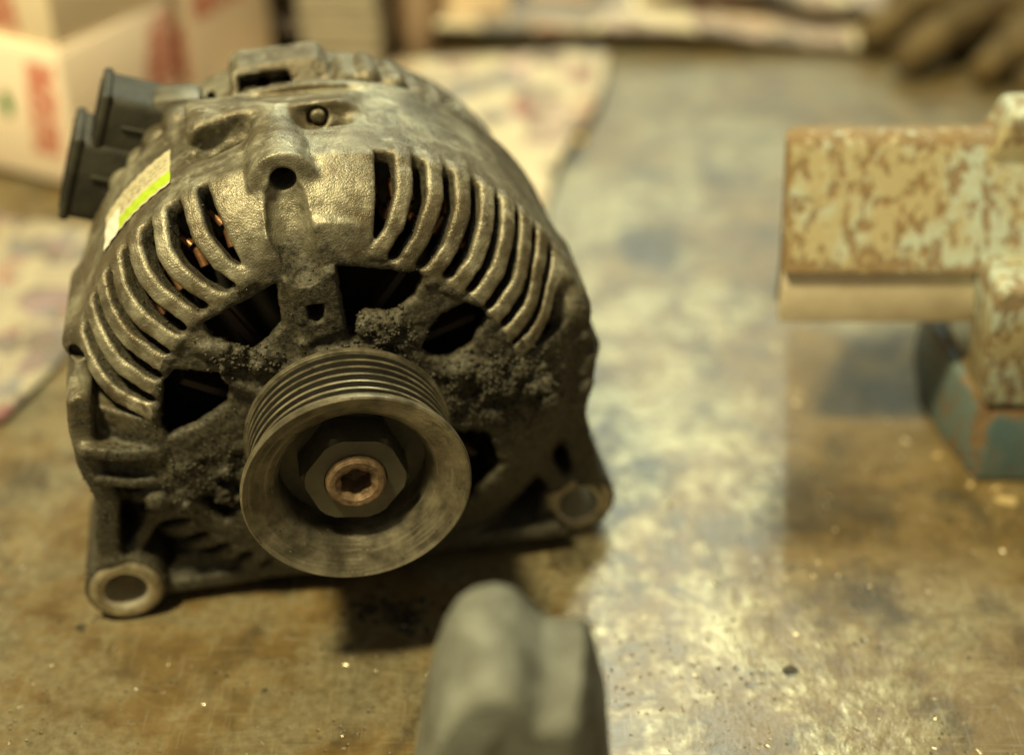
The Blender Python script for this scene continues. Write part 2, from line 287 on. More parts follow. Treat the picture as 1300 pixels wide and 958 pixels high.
# ---- signed distance field of the casting, turned into a mesh with surface nets
class Vol:
    def __init__(s, lo, hi, h):
        s.h = h; s.lo = np.array(lo, np.float32); n = np.ceil((np.array(hi)-np.array(lo))/h).astype(int)+1; s.n = n
        s.ax = [np.float32(lo[i]) + np.arange(n[i], dtype=np.float32)*np.float32(h) for i in range(3)]
        s.d = np.full(n, 0.02, np.float32)
    def sub(s, lo, hi):
        sl = []
        for i in range(3):
            a = max(0, int((lo[i]-s.lo[i])/s.h)); b = min(int(s.n[i]), int((hi[i]-s.lo[i])/s.h)+2); sl.append(slice(a, max(a, b)))
        sl = tuple(sl)
        return sl, s.ax[0][sl[0]][:, None, None], s.ax[1][sl[1]][None, :, None], s.ax[2][sl[2]][None, None, :]
    def add(s, sl, v, k=0.0):
        a = s.d[sl]
        if k > 0:
            hh = np.clip(0.5 + 0.5*(a-v)/k, 0, 1); s.d[sl] = a*(1-hh) + v*hh - k*hh*(1-hh)
        else: s.d[sl] = np.minimum(a, v)
    def cut(s, sl, v, k=0.0):
        a = s.d[sl]; v = -v
        if k > 0:
            hh = np.clip(0.5 - 0.5*(a-v)/k, 0, 1); s.d[sl] = a*(1-hh) + v*hh + k*hh*(1-hh)
        else: s.d[sl] = np.maximum(a, v)
    def op(s, fn, v, k): (s.add if fn > 0 else s.cut)(*v, k)
    # primitives
    def capsule(s, p, q, ra, rb=None, k=0.002, fn=1):
        rb = ra if rb is None else rb; p = np.array(p, np.float32); q = np.array(q, np.float32); m = max(ra, rb)+max(k, .001)*1.5
        sl, X, Y, Z = s.sub(np.minimum(p, q)-m, np.maximum(p, q)+m); d = q-p; L = float(d@d)+1e-12
        t = np.clip(((X-p[0])*d[0]+(Y-p[1])*d[1]+(Z-p[2])*d[2])/L, 0, 1)
        v = np.sqrt((X-p[0]-t*d[0])**2+(Y-p[1]-t*d[1])**2+(Z-p[2]-t*d[2])**2)-(ra+(rb-ra)*t); s.op(fn, (sl, v), k)
    def ext(s, d2, sl, Y, y0, y1, rnd, k, fn):     # 2-D field d2[x,z] extruded in y
        c, hh = (y0+y1)/2, (y1-y0)/2; a = d2[:, None, :]+rnd; b = np.abs(Y-c)-hh+rnd
        v = np.minimum(np.maximum(a, b), 0)+np.sqrt(np.maximum(a, 0)**2+np.maximum(b, 0)**2)-rnd; s.op(fn, (sl, v.astype(np.float32)), k)
    def cyl(s, x, z, r, y0, y1, rnd=0.0008, k=0.002, fn=1):
        m = r+.004; sl, X, Y, Z = s.sub((x-m, y0-.004, z-m), (x+m, y1+.004, z+m))
        s.ext(np.sqrt((X[:, 0]-x)**2+(Z[0]-z)**2)-r, sl, Y, y0, y1, rnd, k, fn)
    def poly(s, P, y0, y1, rnd=0.0008, k=0.002, fn=1, grow=0.0):
        P = np.array(P, np.float32); lo, hi = P.min(0)-.004, P.max(0)+.004
        sl, X, Y, Z = s.sub((lo[0], y0-.004, lo[1]), (hi[0], y1+.004, hi[1])); x = X[:, 0]+0*Z[0]; z = Z[0]+0*X[:, 0]
        d = np.full(x.shape, 1e9, np.float32); ins = np.zeros(x.shape, bool)
        for a, b in zip(P, np.roll(P, -1, 0)):
            e = b-a; t = np.clip(((x-a[0])*e[0]+(z-a[1])*e[1])/(e@e), 0, 1); d = np.minimum(d, (x-a[0]-t*e[0])**2+(z-a[1]-t*e[1])**2)
            c = (a[1] > z) != (b[1] > z); ins ^= c & (x < (b[0]-a[0])*(z-a[1])/(b[1]-a[1]+1e-12)+a[0])
        d = np.sqrt(d); s.ext(np.where(ins, -d, d)-grow, sl, Y, y0, y1, rnd, k, fn)
    def strip(s, P, th, y0, y1, rnd=0.0012, k=0.002, fn=1):
        P = np.array(P, np.float32); lo, hi = P.min(0)-th-.004, P.max(0)+th+.004
        sl, X, Y, Z = s.sub((lo[0], y0-.004, lo[1]), (hi[0], y1+.004, hi[1])); x = X[:, 0]+0*Z[0]; z = Z[0]+0*X[:, 0]
        d = np.full(x.shape, 1e9, np.float32)
        for a, b in zip(P[:-1], P[1:]):
            e = b-a; t = np.clip(((x-a[0])*e[0]+(z-a[1])*e[1])/(e@e), 0, 1); d = np.minimum(d, (x-a[0]-t*e[0])**2+(z-a[1]-t*e[1])**2)
        s.ext(np.sqrt(d)-th, sl, Y, y0, y1, rnd, k, fn)
    def mesh(s):
        d = s.d; d[0] = d[-1] = .02; d[:, 0] = d[:, -1] = .02; d[:, :, 0] = d[:, :, -1] = .02
        ins = d < 0; n = ins.shape; cnt = np.zeros((n[0]-1, n[1]-1, n[2]-1), np.int8)
        offs = [(i, j, k) for i in (0, 1) for j in (0, 1) for k in (0, 1)]
        for i, j, k in offs: cnt += ins[i:n[0]-1+i, j:n[1]-1+j, k:n[2]-1+k]
        cell = np.argwhere((cnt > 0) & (cnt < 8)); nc = len(cell)
        idx = np.full(cnt.shape, -1, np.int32); idx[tuple(cell.T)] = np.arange(nc)
        val = np.stack([d[cell[:, 0]+i, cell[:, 1]+j, cell[:, 2]+k] for i, j, k in offs], 1)
        acc = np.zeros((nc, 3)); num = np.zeros(nc); O = np.array(offs, float)
        for a in range(8):
            for b in range(a+1, 8):
                if np.abs(O[a]-O[b]).sum() != 1: continue
                m = (val[:, a] < 0) != (val[:, b] < 0); t = val[m, a]/(val[m, a]-val[m, b]+1e-20)
                acc[m] += O[a]+(O[b]-O[a])*t[:, None]; num[m] += 1
        V = s.lo+(cell+acc/num[:, None])*s.h; F = []
        for ax in range(3):
            a = np.moveaxis(ins, ax, 0); e = np.argwhere(a[:-1] != a[1:]); inn = a[e[:, 0], e[:, 1], e[:, 2]]
            u, w_ = [(1, 2), (2, 0), (0, 1)][ax]
            full = np.empty_like(e); order = [ax]+[q for q in range(3) if q != ax]
            for c, q in enumerate(order): full[:, q] = e[:, c]
            ok = (full[:, u] > 0) & (full[:, w_] > 0) & (full[:, u] < n[u]-1) & (full[:, w_] < n[w_]-1); full = full[ok]; inn = inn[ok]
            du = np.zeros(3, int); du[u] = 1; dw = np.zeros(3, int); dw[w_] = 1
            q = np.stack([idx[tuple((full-x).T)] for x in (du*0, du, du+dw, dw)], 1)
            q[~inn] = q[~inn][:, ::-1]; F.append(q)
        return V, np.concatenate(F)

def vnoise(P, sc, seed):                          # value noise on points, -1..1
    q = P*sc+seed*17.3+1000; i = np.floor(q).astype(np.int64); f = q-i; f = f*f*(3-2*f); out = 0
    for a in (0, 1):
        for b in (0, 1):
            for c in (0, 1):
                hsh = ((i[:, 0]+a)*73856093 ^ (i[:, 1]+b)*19349663 ^ (i[:, 2]+c)*83492791 ^ seed*2654435) & 0xffffff
                hsh = (hsh*1103515245+12345) & 0xffffff; hsh = (hsh ^ (hsh >> 9))*69069 & 0xffffff
                out = out+(hsh/0x7fffff-1)*np.where(a, f[:, 0], 1-f[:, 0])*np.where(b, f[:, 1], 1-f[:, 1])*np.where(c, f[:, 2], 1-f[:, 2])
    return out
def vnormals(V, F):
    fn = np.cross(V[F[:, 2]]-V[F[:, 0]], V[F[:, 3]]-V[F[:, 1]]); nn = np.zeros_like(V)
    for k in range(4):
        for c in range(3): nn[:, c] += np.bincount(F[:, k], fn[:, c], len(V))
    return nn/(np.linalg.norm(nn, axis=1)[:, None]+1e-20)
def quads_me(name, V, F, nrm=None, attrs=None):
    me = bpy.data.meshes.new(name); me.vertices.add(len(V)); me.vertices.foreach_set('co', V.astype(np.float32).ravel())
    me.loops.add(F.size); me.loops.foreach_set('vertex_index', F.astype(np.int32).ravel())
    me.polygons.add(len(F)); me.polygons.foreach_set('loop_start', np.arange(0, F.size, 4, dtype=np.int32))
    me.update(calc_edges=True); me.polygons.foreach_set('use_smooth', np.ones(len(F), bool))
    for k, v in (attrs or {}).items():
        a = me.attributes.new(k, 'FLOAT', 'POINT'); a.data.foreach_set('value', v.astype(np.float32))
    if nrm is not None: me.normals_split_custom_set_from_vertices(nrm.astype(np.float32))
    return me

# centre line of the bell shaped front bracket: (radius, distance behind the pulley's front)
PROF = np.array([(.016, .0325), (.030, .0350), (.0505, .0362), (.0585, .0387), (.0662, .0434), (.0715, .0503), (.0735, .058), (.0738, .098)])
_e = np.vstack([2*PROF[0]-PROF[1], PROF, 2*PROF[-1]-PROF[-2]]); _c = []       # rounded by a Catmull-Rom curve
for _i in range(len(PROF)-1):
    p0, p1, p2, p3 = _e[_i:_i+4]
    for _t in np.linspace(0, 1, 5, endpoint=False): _c.append(.5*(2*p1+(p2-p0)*_t+(2*p0-5*p1+4*p2-p3)*_t**2+(3*p1-p0-3*p2+p3)*_t**3))
PROF = np.array(_c+[PROF[-1]]); PROF[:, 0] = np.maximum.accumulate(PROF[:, 0])
TH = 0.0022                                       # half wall thickness
SEG = np.linalg.norm(np.diff(PROF, axis=0), axis=1); SS = np.r_[0, np.cumsum(SEG)]
def prof_tables():
    r = np.arange(0, .11, .00008); y = np.arange(.02, .12, .00008); RR, YY = np.meshgrid(r, y, indexing='ij')
    D = np.full(RR.shape, 1e9); S = np.zeros(RR.shape); Sg = np.zeros(RR.shape)
    for (a, b, s0, L) in zip(PROF[:-1], PROF[1:], SS, SEG):
        e = b-a; t = np.clip(((RR-a[0])*e[0]+(YY-a[1])*e[1])/(e@e), 0, 1); dx, dy = RR-a[0]-t*e[0], YY-a[1]-t*e[1]
        d = np.hypot(dx, dy); m = d < D; D[m] = d[m]; S[m] = (s0+t*L)[m]; Sg[m] = np.sign(dx*e[1]-dy*e[0])[m]
    return D.astype(np.float32), S.astype(np.float32), (Sg*D).astype(np.float32)
TD, TS, TN = prof_tables()

# vanes: (angle in degrees from the top, path length) pairs seen on the bracket
VANES = [
 [(16.9, .0665), (17.9, .0542), (16.8, .0446), (13.5, .0380)], [(23.8, .0665), (25.2, .0545), (24.4, .0436), (21.5, .0350)],
 [(30.4, .0653), (32.4, .054), (32.7, .044), (30.8, .0345)], [(37.0, .0645), (39.2, .0533), (40.8, .0435), (39.8, .035)],
 [(43.0, .0645), (45.4, .0541), (48.0, .0451), (48.4, .036)], [(49.0, .064), (51.6, .0542), (55.4, .0463), (57.2, .036)],
 [(55.0, .064), (57.9, .0533), (63.5, .0443), (65.5, .036)], [(61.5, .064), (64.5, .0533), (70.5, .0443), (73, .036)],
 [(-28.4, .0655), (-29.9, .0519), (-29.1, .0438), (-25.9, .0375)], [(-35.5, .0665), (-39.0, .0548), (-39.3, .0493), (-38.2, .0427), (-35.6, .0362)],
 [(-42.8, .0655), (-44.9, .0609), (-46.3, .0539), (-46.7, .0478), (-45.5, .0380)], [(-49.4, .0658), (-53.4, .0551), (-55.0, .0474), (-55.0, .038)],
 [(-55.8, .065), (-59.3, .0564), (-61.8, .0483), (-62.9, .038)], [(-62.5, .065), (-66.3, .0551), (-69.5, .0484), (-72.0, .0378)],
 [(-70.0, .065), (-75.0, .0546), (-78.2, .0484), (-80.3, .0376)]]
VANES += [[(t-1, .060), (t, .052), (t, .0425)] for t in (-112.5, -120, -127.5, -135, -142.5, -150)]
GR = np.random.default_rng(3)

def build_bracket():
    v = Vol((-.0905, .0255, -.0700), (.0905, .1005, .0900), .00056)
    x, y, z = v.ax; RR = np.sqrt(x[:, None]**2+z[None]**2); THT = np.degrees(np.arctan2(x[:, None], z[None]+0*x[:, None]))
    ri = np.clip((RR/.00008+.5).astype(np.int32), 0, TD.shape[0]-1); yi = np.clip(((y-.02)/.00008+.5).astype(np.int32), 0, TD.shape[1]-1)
    S = TS[ri[:, None, :], yi[None, :, None]]; Nn = TN[ri[:, None, :], yi[None, :, None]]
    v.d = np.maximum(TD[ri[:, None, :], yi[None, :, None]]-np.float32(TH), (.0285-RR[:, None, :]*0)-y[None, :, None]).astype(np.float32)
    rad = np.float32(math.pi/180)
    # the open zones between the vanes
    def zone(t0, t1, s0, sx, sy):
        m = (THT > t0-3) & (THT < t1+3); ii = np.where(m.any(1))[0]; kk = np.where(m.any(0))[0]
        sl = (slice(ii[0], ii[-1]+1), slice(0, None), slice(kk[0], kk[-1]+1))
        th = THT[sl[0], sl[2]]; rr = RR[sl[0], sl[2]]
        a = np.maximum((t0-th)*rr, (th-t1)*rr)*rad; s1 = np.interp(th, sx, sy).astype(np.float32)
        zz = np.maximum(a[:, None, :], np.maximum(s0-S[sl], S[sl]-s1[:, None, :])); zz = np.maximum(zz, np.abs(Nn[sl])-.008)
        v.cut(sl, zz+.0006, .0012)
    zone(10.8, 76, .0355, [10, 40, 76], [.0655, .0645, .063])
    zone(-84, -23.8, .0365, [-84, -60, -24], [.064, .0655, .0655])
    zone(-155, -108, .0405, [-155, -108], [.060, .060])
    vm = []
    for V in VANES:
        V = sorted(V, key=lambda q: q[1]); ss = np.array([q[1] for q in V]); tt = np.array([q[0] for q in V])
        ss = np.r_[ss[0]-.0015, ss, ss[-1]+.002]; tt = np.r_[tt[0], tt, tt[-1]]
        rr = np.interp(ss, SS, PROF[:, 0]); yy = np.interp(ss, SS, PROF[:, 1]); xx = rr*np.sin(np.radians(tt)); zz = rr*np.cos(np.radians(tt))
        m = .007; sl, X, Y, Z = v.sub((xx.min()-m, yy.min()-m, zz.min()-m), (xx.max()+m, yy.max()+m, zz.max()+m))
        s_ = S[sl]; wv = (THT[sl[0], sl[2]][:, None, :]-np.interp(s_, ss, tt).astype(np.float32))*RR[sl[0], sl[2]][:, None, :]*rad
        nn = Nn[sl]; rd = np.float32(.0013)
        # a bar thicker outside than inside, leaning a little
        qx = np.abs(wv)-(np.float32(.00235)+np.clip(nn*.12, -.0006, .0003))+rd; qy = np.abs(nn+.0012)-.0040+rd
        vv = np.sqrt(np.maximum(qx, 0)**2+np.maximum(qy, 0)**2)+np.minimum(np.maximum(qx, qy), 0)-rd
        vv = np.maximum(vv, np.maximum(ss[0]-s_, s_-ss[-1]))
        v.add(sl, vv.astype(np.float32), .0018); vm.append((ss, tt))
    # windows of the front face
    W = [[(.5, 50.2), (22.6, 45.4), (24.3, 43.6), (21.7, 37.6), (14.4, 31.3), (8.6, 33.1), (5.2, 25.4), (2.5, 27.6)],
         [(24.8, 26.3), (28.7, 31.4), (35.4, 34.0), (39.9, 31.8), (42.1, 28.1), (37.4, 19.3), (30.5, 14.8), (24.9, 17.7), (22.2, 20.1)],
         [(-36.3, 36.0), (-15.2, 46.5), (-14.8, 33.7), (-19.2, 28.2), (-24.5, 25.1), (-33.8, 29.6)],
         [(-51.6, 3.6), (-48.6, 18.5), (-45.2, 22.2), (-33.4, 20.2), (-31.0, 15.0), (-32, 9.3), (-40.5, 3.2), (-49.8, -.2)],
         [(28, -8), (42, -12), (46, -26), (34, -40), (24, -30)], [(-30, -8), (-42, -10), (-46, -22), (-38, -34), (-26, -26)]]
    for P in W: v.poly(np.array(P)*.001, .02, .046, .0004, .0022, -1, -.0003)
    v.poly(np.array([(-22, -30), (20, -32), (22, -46), (-20, -48)])*.001, .02, .046, .0004, .002, -1)
    # hub behind the pulley
    v.cyl(0, 0, .0245, .0275, .045, .0015, .004)
    # square block on the top spoke, with its hole
    v.poly(np.array([(-13.8, 48.6), (.3, 50.5), (2.0, 30.8), (-9.6, 27.2)])*.001, .0315, .048, .0012, .0008)
    v.poly(np.array([(-8.2, 40.0), (-3.2, 40.0), (-3.7, 35.4), (-5.6, 33.9), (-7.6, 35.6)])*.001, .02, .044, .0005, .0008, -1)
    v.strip(np.array([(-10, 28), (-7, 18)])*.001, .0014, .0305, .037, .001, .0016)
    v.strip(np.array([(-31.5, 19), (-23, 12)])*.001, .0013, .0310, .037, .001, .0014)
    # solid cap over the spoke
    v.poly(np.array([(-20, 50), (-16, 62), (0, 63), (8, 60), (10, 52), (0, 52)])*.001, .0362, .046, .001, .003)
    # tower with the bolt hole and its two ridges
    v.capsule((-.0108, .0560, .0698), (-.0116, .0770, .0722), .0094, .0074, .0020)
    v.cyl(-.0108, .0698, .0094, .0452, .060, .0010, .0012)
    v.capsule((-.0108, .0520, .0672), (-.0100, .0452, .0600), .0094, .0090, .0012)
    v.capsule((-.0100, .0452, .0600), (-.0082, .0415, .0515), .0090, .0084, .0012)
    v.capsule((-.0108, .0412, .0680), (-.0104, .0370, .0620), .0056, .0058, .0010, -1)
    v.capsule((-.0104, .0370, .0620), (-.0080, .0318, .0515), .0058, .0054, .0010, -1)
    v.cyl(-.0107, .0712, .0036, .02, .066, .0003, .0006, -1)
    # raised pad behind the tower, with its overhanging front
    a = np.radians(np.r_[np.linspace(-25, 4, 12), 8.5, 13.0]); ro = np.r_[.0808+.0010*np.sin(np.linspace(0, 7, 12)), .0782, .0742]
    P = [(r_*math.sin(t), r_*math.cos(t)) for r_, t in zip(ro, a)]+[(.071*math.sin(t), .071*math.cos(t)) for t in a[::-1]]
    v.poly(P, .0745, .0992, .0018, .002)
    v.capsule((-.0300, .076, .0715), (-.0300, .098, .0722), .0056, .0056, .003)
    v.capsule((-.0290, .0712, .0705), (-.0200, .0712, .0730), .0045, .003, .003, -1)
    v.capsule((-.0010, .0705, .0765), (.0070, .0712, .0740), .0036, .0026, .0025, -1)
    sl, X, Y, Z = v.sub((-.040, .0745, .060), (.020, .1005, .0895)); v.cut(sl, (-((Y-.0745)*.30+(Z-.0800)*.954)-0*X).astype(np.float32), .0012)
    v.cyl(.0012, .0752, .0031, .0732, .0768, .0002, .0004, -1)
    v.cyl(.0012, .0752, .0022, .0738, .080, .0008, .0)
    # rear flange bead
    sl, X, Y, Z = v.sub((-.09, .090, -.07), (.09, .101, .09)); rr = RR[sl[0], sl[2]][:, None, :]
    v.add(sl, np.maximum(np.abs(rr-.0742)-.0022, np.abs(Y-.0965)-.0018).astype(np.float32), .0015)
    # screw boss at the left, ear arms
    v.capsule((-.0715, .057, .0205), (-.0710, .090, .0205), .0052, .0052, .003)
    v.capsule((-.0722, .056, .0060), (-.0725, .090, .0060), .0050, .0050, .004)
    v.cyl(-.0722, .0198, .0026, .02, .056, .0003, .0006, -1)
    v.strip(np.array([(-72.5, 12), (-73.4, 2), (-73.0, -9), (-70.0, -22), (-72.6, -38), (-72.5, -45)])*.001, .0035, .0365, .074, .0015, .003)
    v.strip(np.array([(-73, -2.0), (-64, -5.0), (-53, -5.5)])*.001, .0020, .0335, .060, .0013, .0016)
    v.strip(np.array([(-70.5, -13.5), (-62, -16.0), (-52, -16.5)])*.001, .0017, .0345, .060, .0012, .0016)
    v.poly(np.array([(-72, -4), (-53, -5), (-53, -17), (-70, -15)])*.001, .0385, .050, .0008, .0016)
    v.capsule((-.0560, .0375, -.0235), (-.0560, .055, -.0235), .0042, .0042, .002)
    v.strip(np.array([(-54, -26), (-60, -36), (-67, -47)])*.001, .0022, .0400, .066, .0012, .0025)
    v.cyl(-.0700, -.0568, .0120, .0362, .076, .0012, .003)
    v.strip(np.array([(-66, -62.0), (-40, -61.5), (-12, -60.0), (40, -59.5), (70, -60)])*.001, .0026, .0395, .070, .0015, .003)
    v.poly(np.array([(-54, -53), (-30, -56), (-12, -58), (-58, -61)])*.001, .0440, .060, .001, .003)
    # right side arm, wide and lumpy
    v.strip(np.array([(66, 28), (70, 17), (73.5, 2), (72.5, -10), (70.5, -20), (75.0, -38), (77.5, -52)])*.001, .0045, .0470, .082, .002, .004)
    v.capsule((.0745, .056, .0005), (.0740, .085, .0005), .0058, .0058, .004)
    v.capsule((.0690, .050, .0190), (.0700, .080, .0190), .0060, .0060, .004)
    v.strip(np.array([(52, -2), (54, -14), (57, -30)])*.001, .0050, .0420, .062, .0015, .003)
    v.strip(np.array([(57, -30), (66, -46)])*.001, .0030, .0460, .066, .0012, .003)
    v.poly(np.array([(44, -30), (62, -27), (62, -33), (44, -37)])*.001, .0430, .060, .001, .002)
    v.cyl(.0734, -.0560, .0126, .0475, .080, .0012, .003)
    v.poly(np.array([(28, -28), (52, -20), (71, -12), (76, -48), (66, -60), (34, -60)])*.001, .0660, .0700, .001, .002)
    # bores
    v.cyl(-.0700, -.0568, .0074, .02, .0765, .0002, .0, -1)
    v.cyl(.0734, -.0560, .0078, .02, .0805, .0002, .0, -1)
    # caked dirt: lumps heaped on the right of the face and at the foot of a window
    def lumps(poly, n, r0, r1, y0, y1):
        P = np.array(poly)*.001; lo, hi = P.min(0), P.max(0); c = 0
        while c < n:
            q = lo+(hi-lo)*GR.random(2); ins = False
            for a, b in zip(P, np.roll(P, -1, 0)):
                if (a[1] > q[1]) != (b[1] > q[1]) and q[0] < (b[0]-a[0])*(q[1]-a[1])/(b[1]-a[1])+a[0]: ins = not ins
            if not ins: continue
            c += 1; r = r0+(r1-r0)*GR.random()**2; yy = y0+(y1-y0)*GR.random(); d_ = GR.normal(0, .0012, 3)
            v.capsule((q[0], yy, q[1]), (q[0]+d_[0], yy+d_[1], q[1]+d_[2]), r, r*.8, .0022)
    lumps([(27, 14), (38, 16), (47, 13), (62, 8), (61, -2), (50, -6), (40, -10), (31, -8), (30, 2)], 110, .0006, .0034, .0330, .0372)
    lumps([(5, 25), (8, 32.5), (15, 31), (22, 27), (22, 17), (12, 20)], 36, .0006, .0026, .0330, .0365)
    lumps([(62, 30), (72, 14), (76, -2), (72, -18), (64, -8), (60, 12)], 70, .0008, .0032, .046, .055)
    lumps([(-48, -8), (-30, -10), (-30, -30), (-50, -24)], 60, .001, .003, .034, .042)
    lumps([(-36, 27), (-20, 18), (-14, 25), (-24, 24), (-34, 29)], 40, .0007, .0018, .0330, .0355)
    # the casting does not reach the bench except by its ears
    sl, X, Y, Z = v.sub((-.058, .02, -.071), (.060, .11, -.06)); v.d[sl] = np.maximum(v.d[sl], -.0640-Z)
    sl, X, Y, Z = v.sub((-.1, .02, -.071), (.1, .11, -.064)); v.d[sl] = np.maximum(v.d[sl], -.0688-Z)
    V, F = v.mesh()
    nr = vnormals(V, F)
    th = np.degrees(np.arctan2(V[:, 0], V[:, 2])); r = np.hypot(V[:, 0], V[:, 2])
    s_ = TS[np.clip((r/.00008+.5).astype(int), 0, TS.shape[0]-1), np.clip(((V[:, 1]-.02)/.00008+.5).astype(int), 0, TS.shape[1]-1)]
    # where dirt cakes: lower face and right side, the roots of the vanes; lower-right shade is added in
    g = 0.16+0.55*np.clip((.058-s_)/.022, 0, 1)+0.35*np.clip((.040-V[:, 2])/.06, 0, 1)+0.30*np.clip((V[:, 0]-.045)/.02, 0, 1)
    g += .18*vnoise(V, 130, 4)
    g = np.where((np.abs(th+6) < 18) & (s_ > .045), g-.25, g)
    g = np.clip(g, 0, 1)
    amp = .00008+.00030*np.clip(g-.35, 0, 1)
    n_ = TN[np.clip((r/.00008+.5).astype(int), 0, TN.shape[0]-1), np.clip(((V[:, 1]-.02)/.00008+.5).astype(int), 0, TN.shape[1]-1)]
    vz = np.zeros(len(V))
    for ss, tt in vm: vz = np.maximum(vz, (np.abs((th-np.interp(s_, ss, tt))*r*math.pi/180) < .0034)*(s_ > ss[0]+.0015)*(s_ < ss[-1]-.001))
    cr = np.clip((n_-.0012)/.0012, 0, 1)
    g = np.where((vz > 0) & (V[:, 2] > -.02), g*.40+.66*(1-cr)-.16*cr, g)
    g += .35*np.clip((-.002-V[:, 2])/.006, 0, 1)
    g += .45*np.clip((V[:, 0]-.030)/.03, 0, 1)*np.clip((.020-V[:, 2])/.02, 0, 1)  # shade of the lower right painted in on top of the real grime
    g = np.clip(g, 0, 1)
    clod = np.exp(-(((V[:, 0]-.044)/.018)**2+((V[:, 2]-.003)/.013)**2))+np.exp(-(((V[:, 0]-.013)/.009)**2+((V[:, 2]-.026)/.007)**2))+.7*np.exp(-(((V[:, 0]+.040)/.014)**2+((V[:, 2]+.018)/.012)**2))+.5*np.exp(-(((V[:, 0]+.026)/.010)**2+((V[:, 2]-.024)/.006)**2))
    clod *= V[:, 1] < .041
    g = np.clip(g+.25*clod, 0, 1)
    V = V+nr*(clod*(.00125*vnoise(V, 210, 7)+.0009*np.abs(vnoise(V, 430, 8))-.0006*np.abs(vnoise(V, 640, 11))+.0008*vnoise(V, 1000, 9)*(.5+.5*vnoise(V, 300, 12))))[:, None]
    V = V+nr*(amp*(vnoise(V, 420, 1)+.7*vnoise(V, 900, 2))+.00012*vnoise(V, 160, 3))[:, None]
    nr = vnormals(V, F)
    # loose granular soot stuck to the caked areas
    fc = V[F].mean(1); fnr = nr[F].mean(1); wgt = (np.clip(clod[F].mean(1)-.12, 0, 1)*1.6+.30*np.clip(g[F].mean(1)-.62, 0, 1))*(fnr[:, 1] < .35)*(fc[:, 1] < .056)
    nk = 15000; pk = GR.choice(len(F), nk, p=wgt/wgt.sum()); sz = .00012+.00075*GR.random(nk)**4.0; sz *= np.where(clod[F].mean(1)[pk] > .15, 1.0, .6)
    octa = np.array([(1, 0, 0), (0, 1, 0), (-1, 0, 0), (0, -1, 0), (0, 0, 1), (0, 0, -1)], float); tri = np.array([(0, 1, 4), (1, 2, 4), (2, 3, 4), (3, 0, 4), (1, 0, 5), (2, 1, 5), (3, 2, 5), (0, 3, 5)])
    q_ = GR.normal(size=(nk, 3, 3)); q_, _r = np.linalg.qr(q_); vv_ = np.einsum('vc,ncd->nvd', octa, q_)*(.55+.75*GR.random((nk, 6, 1)))*sz[:, None, None]+(fc[pk]+fnr[pk]*sz[:, None]*.35)[:, None, :]
    me = bpy.data.meshes.new('soot_crumbs'); me.vertices.add(nk*6); me.vertices.foreach_set('co', vv_.astype(np.float32).ravel()); tf = (tri[None]+np.arange(nk)[:, None, None]*6).reshape(-1, 3)
    me.loops.add(tf.size); me.loops.foreach_set('vertex_index', tf.astype(np.int32).ravel()); me.polygons.add(len(tf)); me.polygons.foreach_set('loop_start', np.arange(0, tf.size, 3, dtype=np.int32)); me.update(calc_edges=True); me.validate()
    tag(part('soot_crumbs', me, M['grease']), kind='stuff')
    # split into parts: each face belongs to the nearest feature
    c = V[F].mean(1); fth = np.degrees(np.arctan2(c[:, 0], c[:, 2])); fr = np.hypot(c[:, 0], c[:, 2])
    fri = np.clip((fr/.00008+.5).astype(int), 0, TS.shape[0]-1); fyi = np.clip(((c[:, 1]-.02)/.00008+.5).astype(int), 0, TS.shape[1]-1)
    fs = TS[fri, fyi]; fn_ = TN[fri, fyi]; lab = np.zeros(len(F), int)
    for k, (ss, tt) in enumerate(vm):
        wv = (fth-np.interp(fs, ss, tt))*fr*math.pi/180
        lab[(np.abs(wv) < .0030) & (np.abs(fn_+.001) < .0052) & (fs > ss[0]+.001) & (fs < ss[-1]-.0005)] = k+1
    nv = len(vm)
    def near(px, pz, rr_, y0, y1): return (np.hypot(c[:, 0]-px, c[:, 2]-pz) < rr_) & (c[:, 1] > y0) & (c[:, 1] < y1)
    lab[near(-.0700, -.0568, .0128, .03, .08)] = nv+1; lab[near(.0734, -.0560, .0134, .04, .085)] = nv+2
    lab[near(-.0110, .0700, .0106, .044, .0735) & (c[:, 2] > .0615)] = nv+3
    lab[(np.abs(fth+9.5) < 18.5) & (fr > .0765) & (c[:, 1] > .073) & (lab == 0)] = nv+4
    lab[near(-.0715, .0205, .0062, .045, .092) & (c[:, 0] < -.0690)] = nv+5
    lab[(c[:, 1] < .0345) & (c[:, 0] > -.0145) & (c[:, 0] < .0030) & (c[:, 2] > .0270) & (c[:, 2] < .051)] = nv+6
    names = ['front_bracket']+['vane']*nv+['mounting_ear', 'mounting_ear', 'bolt_boss', 'mounting_pad', 'screw_boss', 'spoke_block']
    for k, nm in enumerate(names):
        f = F[lab == k]
        if not len(f): continue
        u, inv = np.unique(f, return_inverse=True)
        part(nm, quads_me(nm, V[u], inv.reshape(f.shape), nr[u], {'grime': g[u]}), M['cast'])
build_bracket()

# ---- bushings pressed into the ears
def bushing(x, z, y, ro, ri, L):
    b = part('bushing', lathe_me('bushing', [(ri+.0004, y+.0006), (ri+.0010, y), (ro-.0012, y), (ro, y+.0010), (ro, y+.003)], 64, 50), M['bush']); b.location = (x, 0, z+ALT.z)
    i = obj('bore', lathe_me('bore', [(ri, y+L), (ri, y+.0008), (ri+.0004, y+.0006)], 64, 60), M['bore'], b)
bushing(-.0700, -.0568, .0352, .0108, .0066, .030)
bushing(.0734, -.0560, .0466, .0114, .0068, .030)

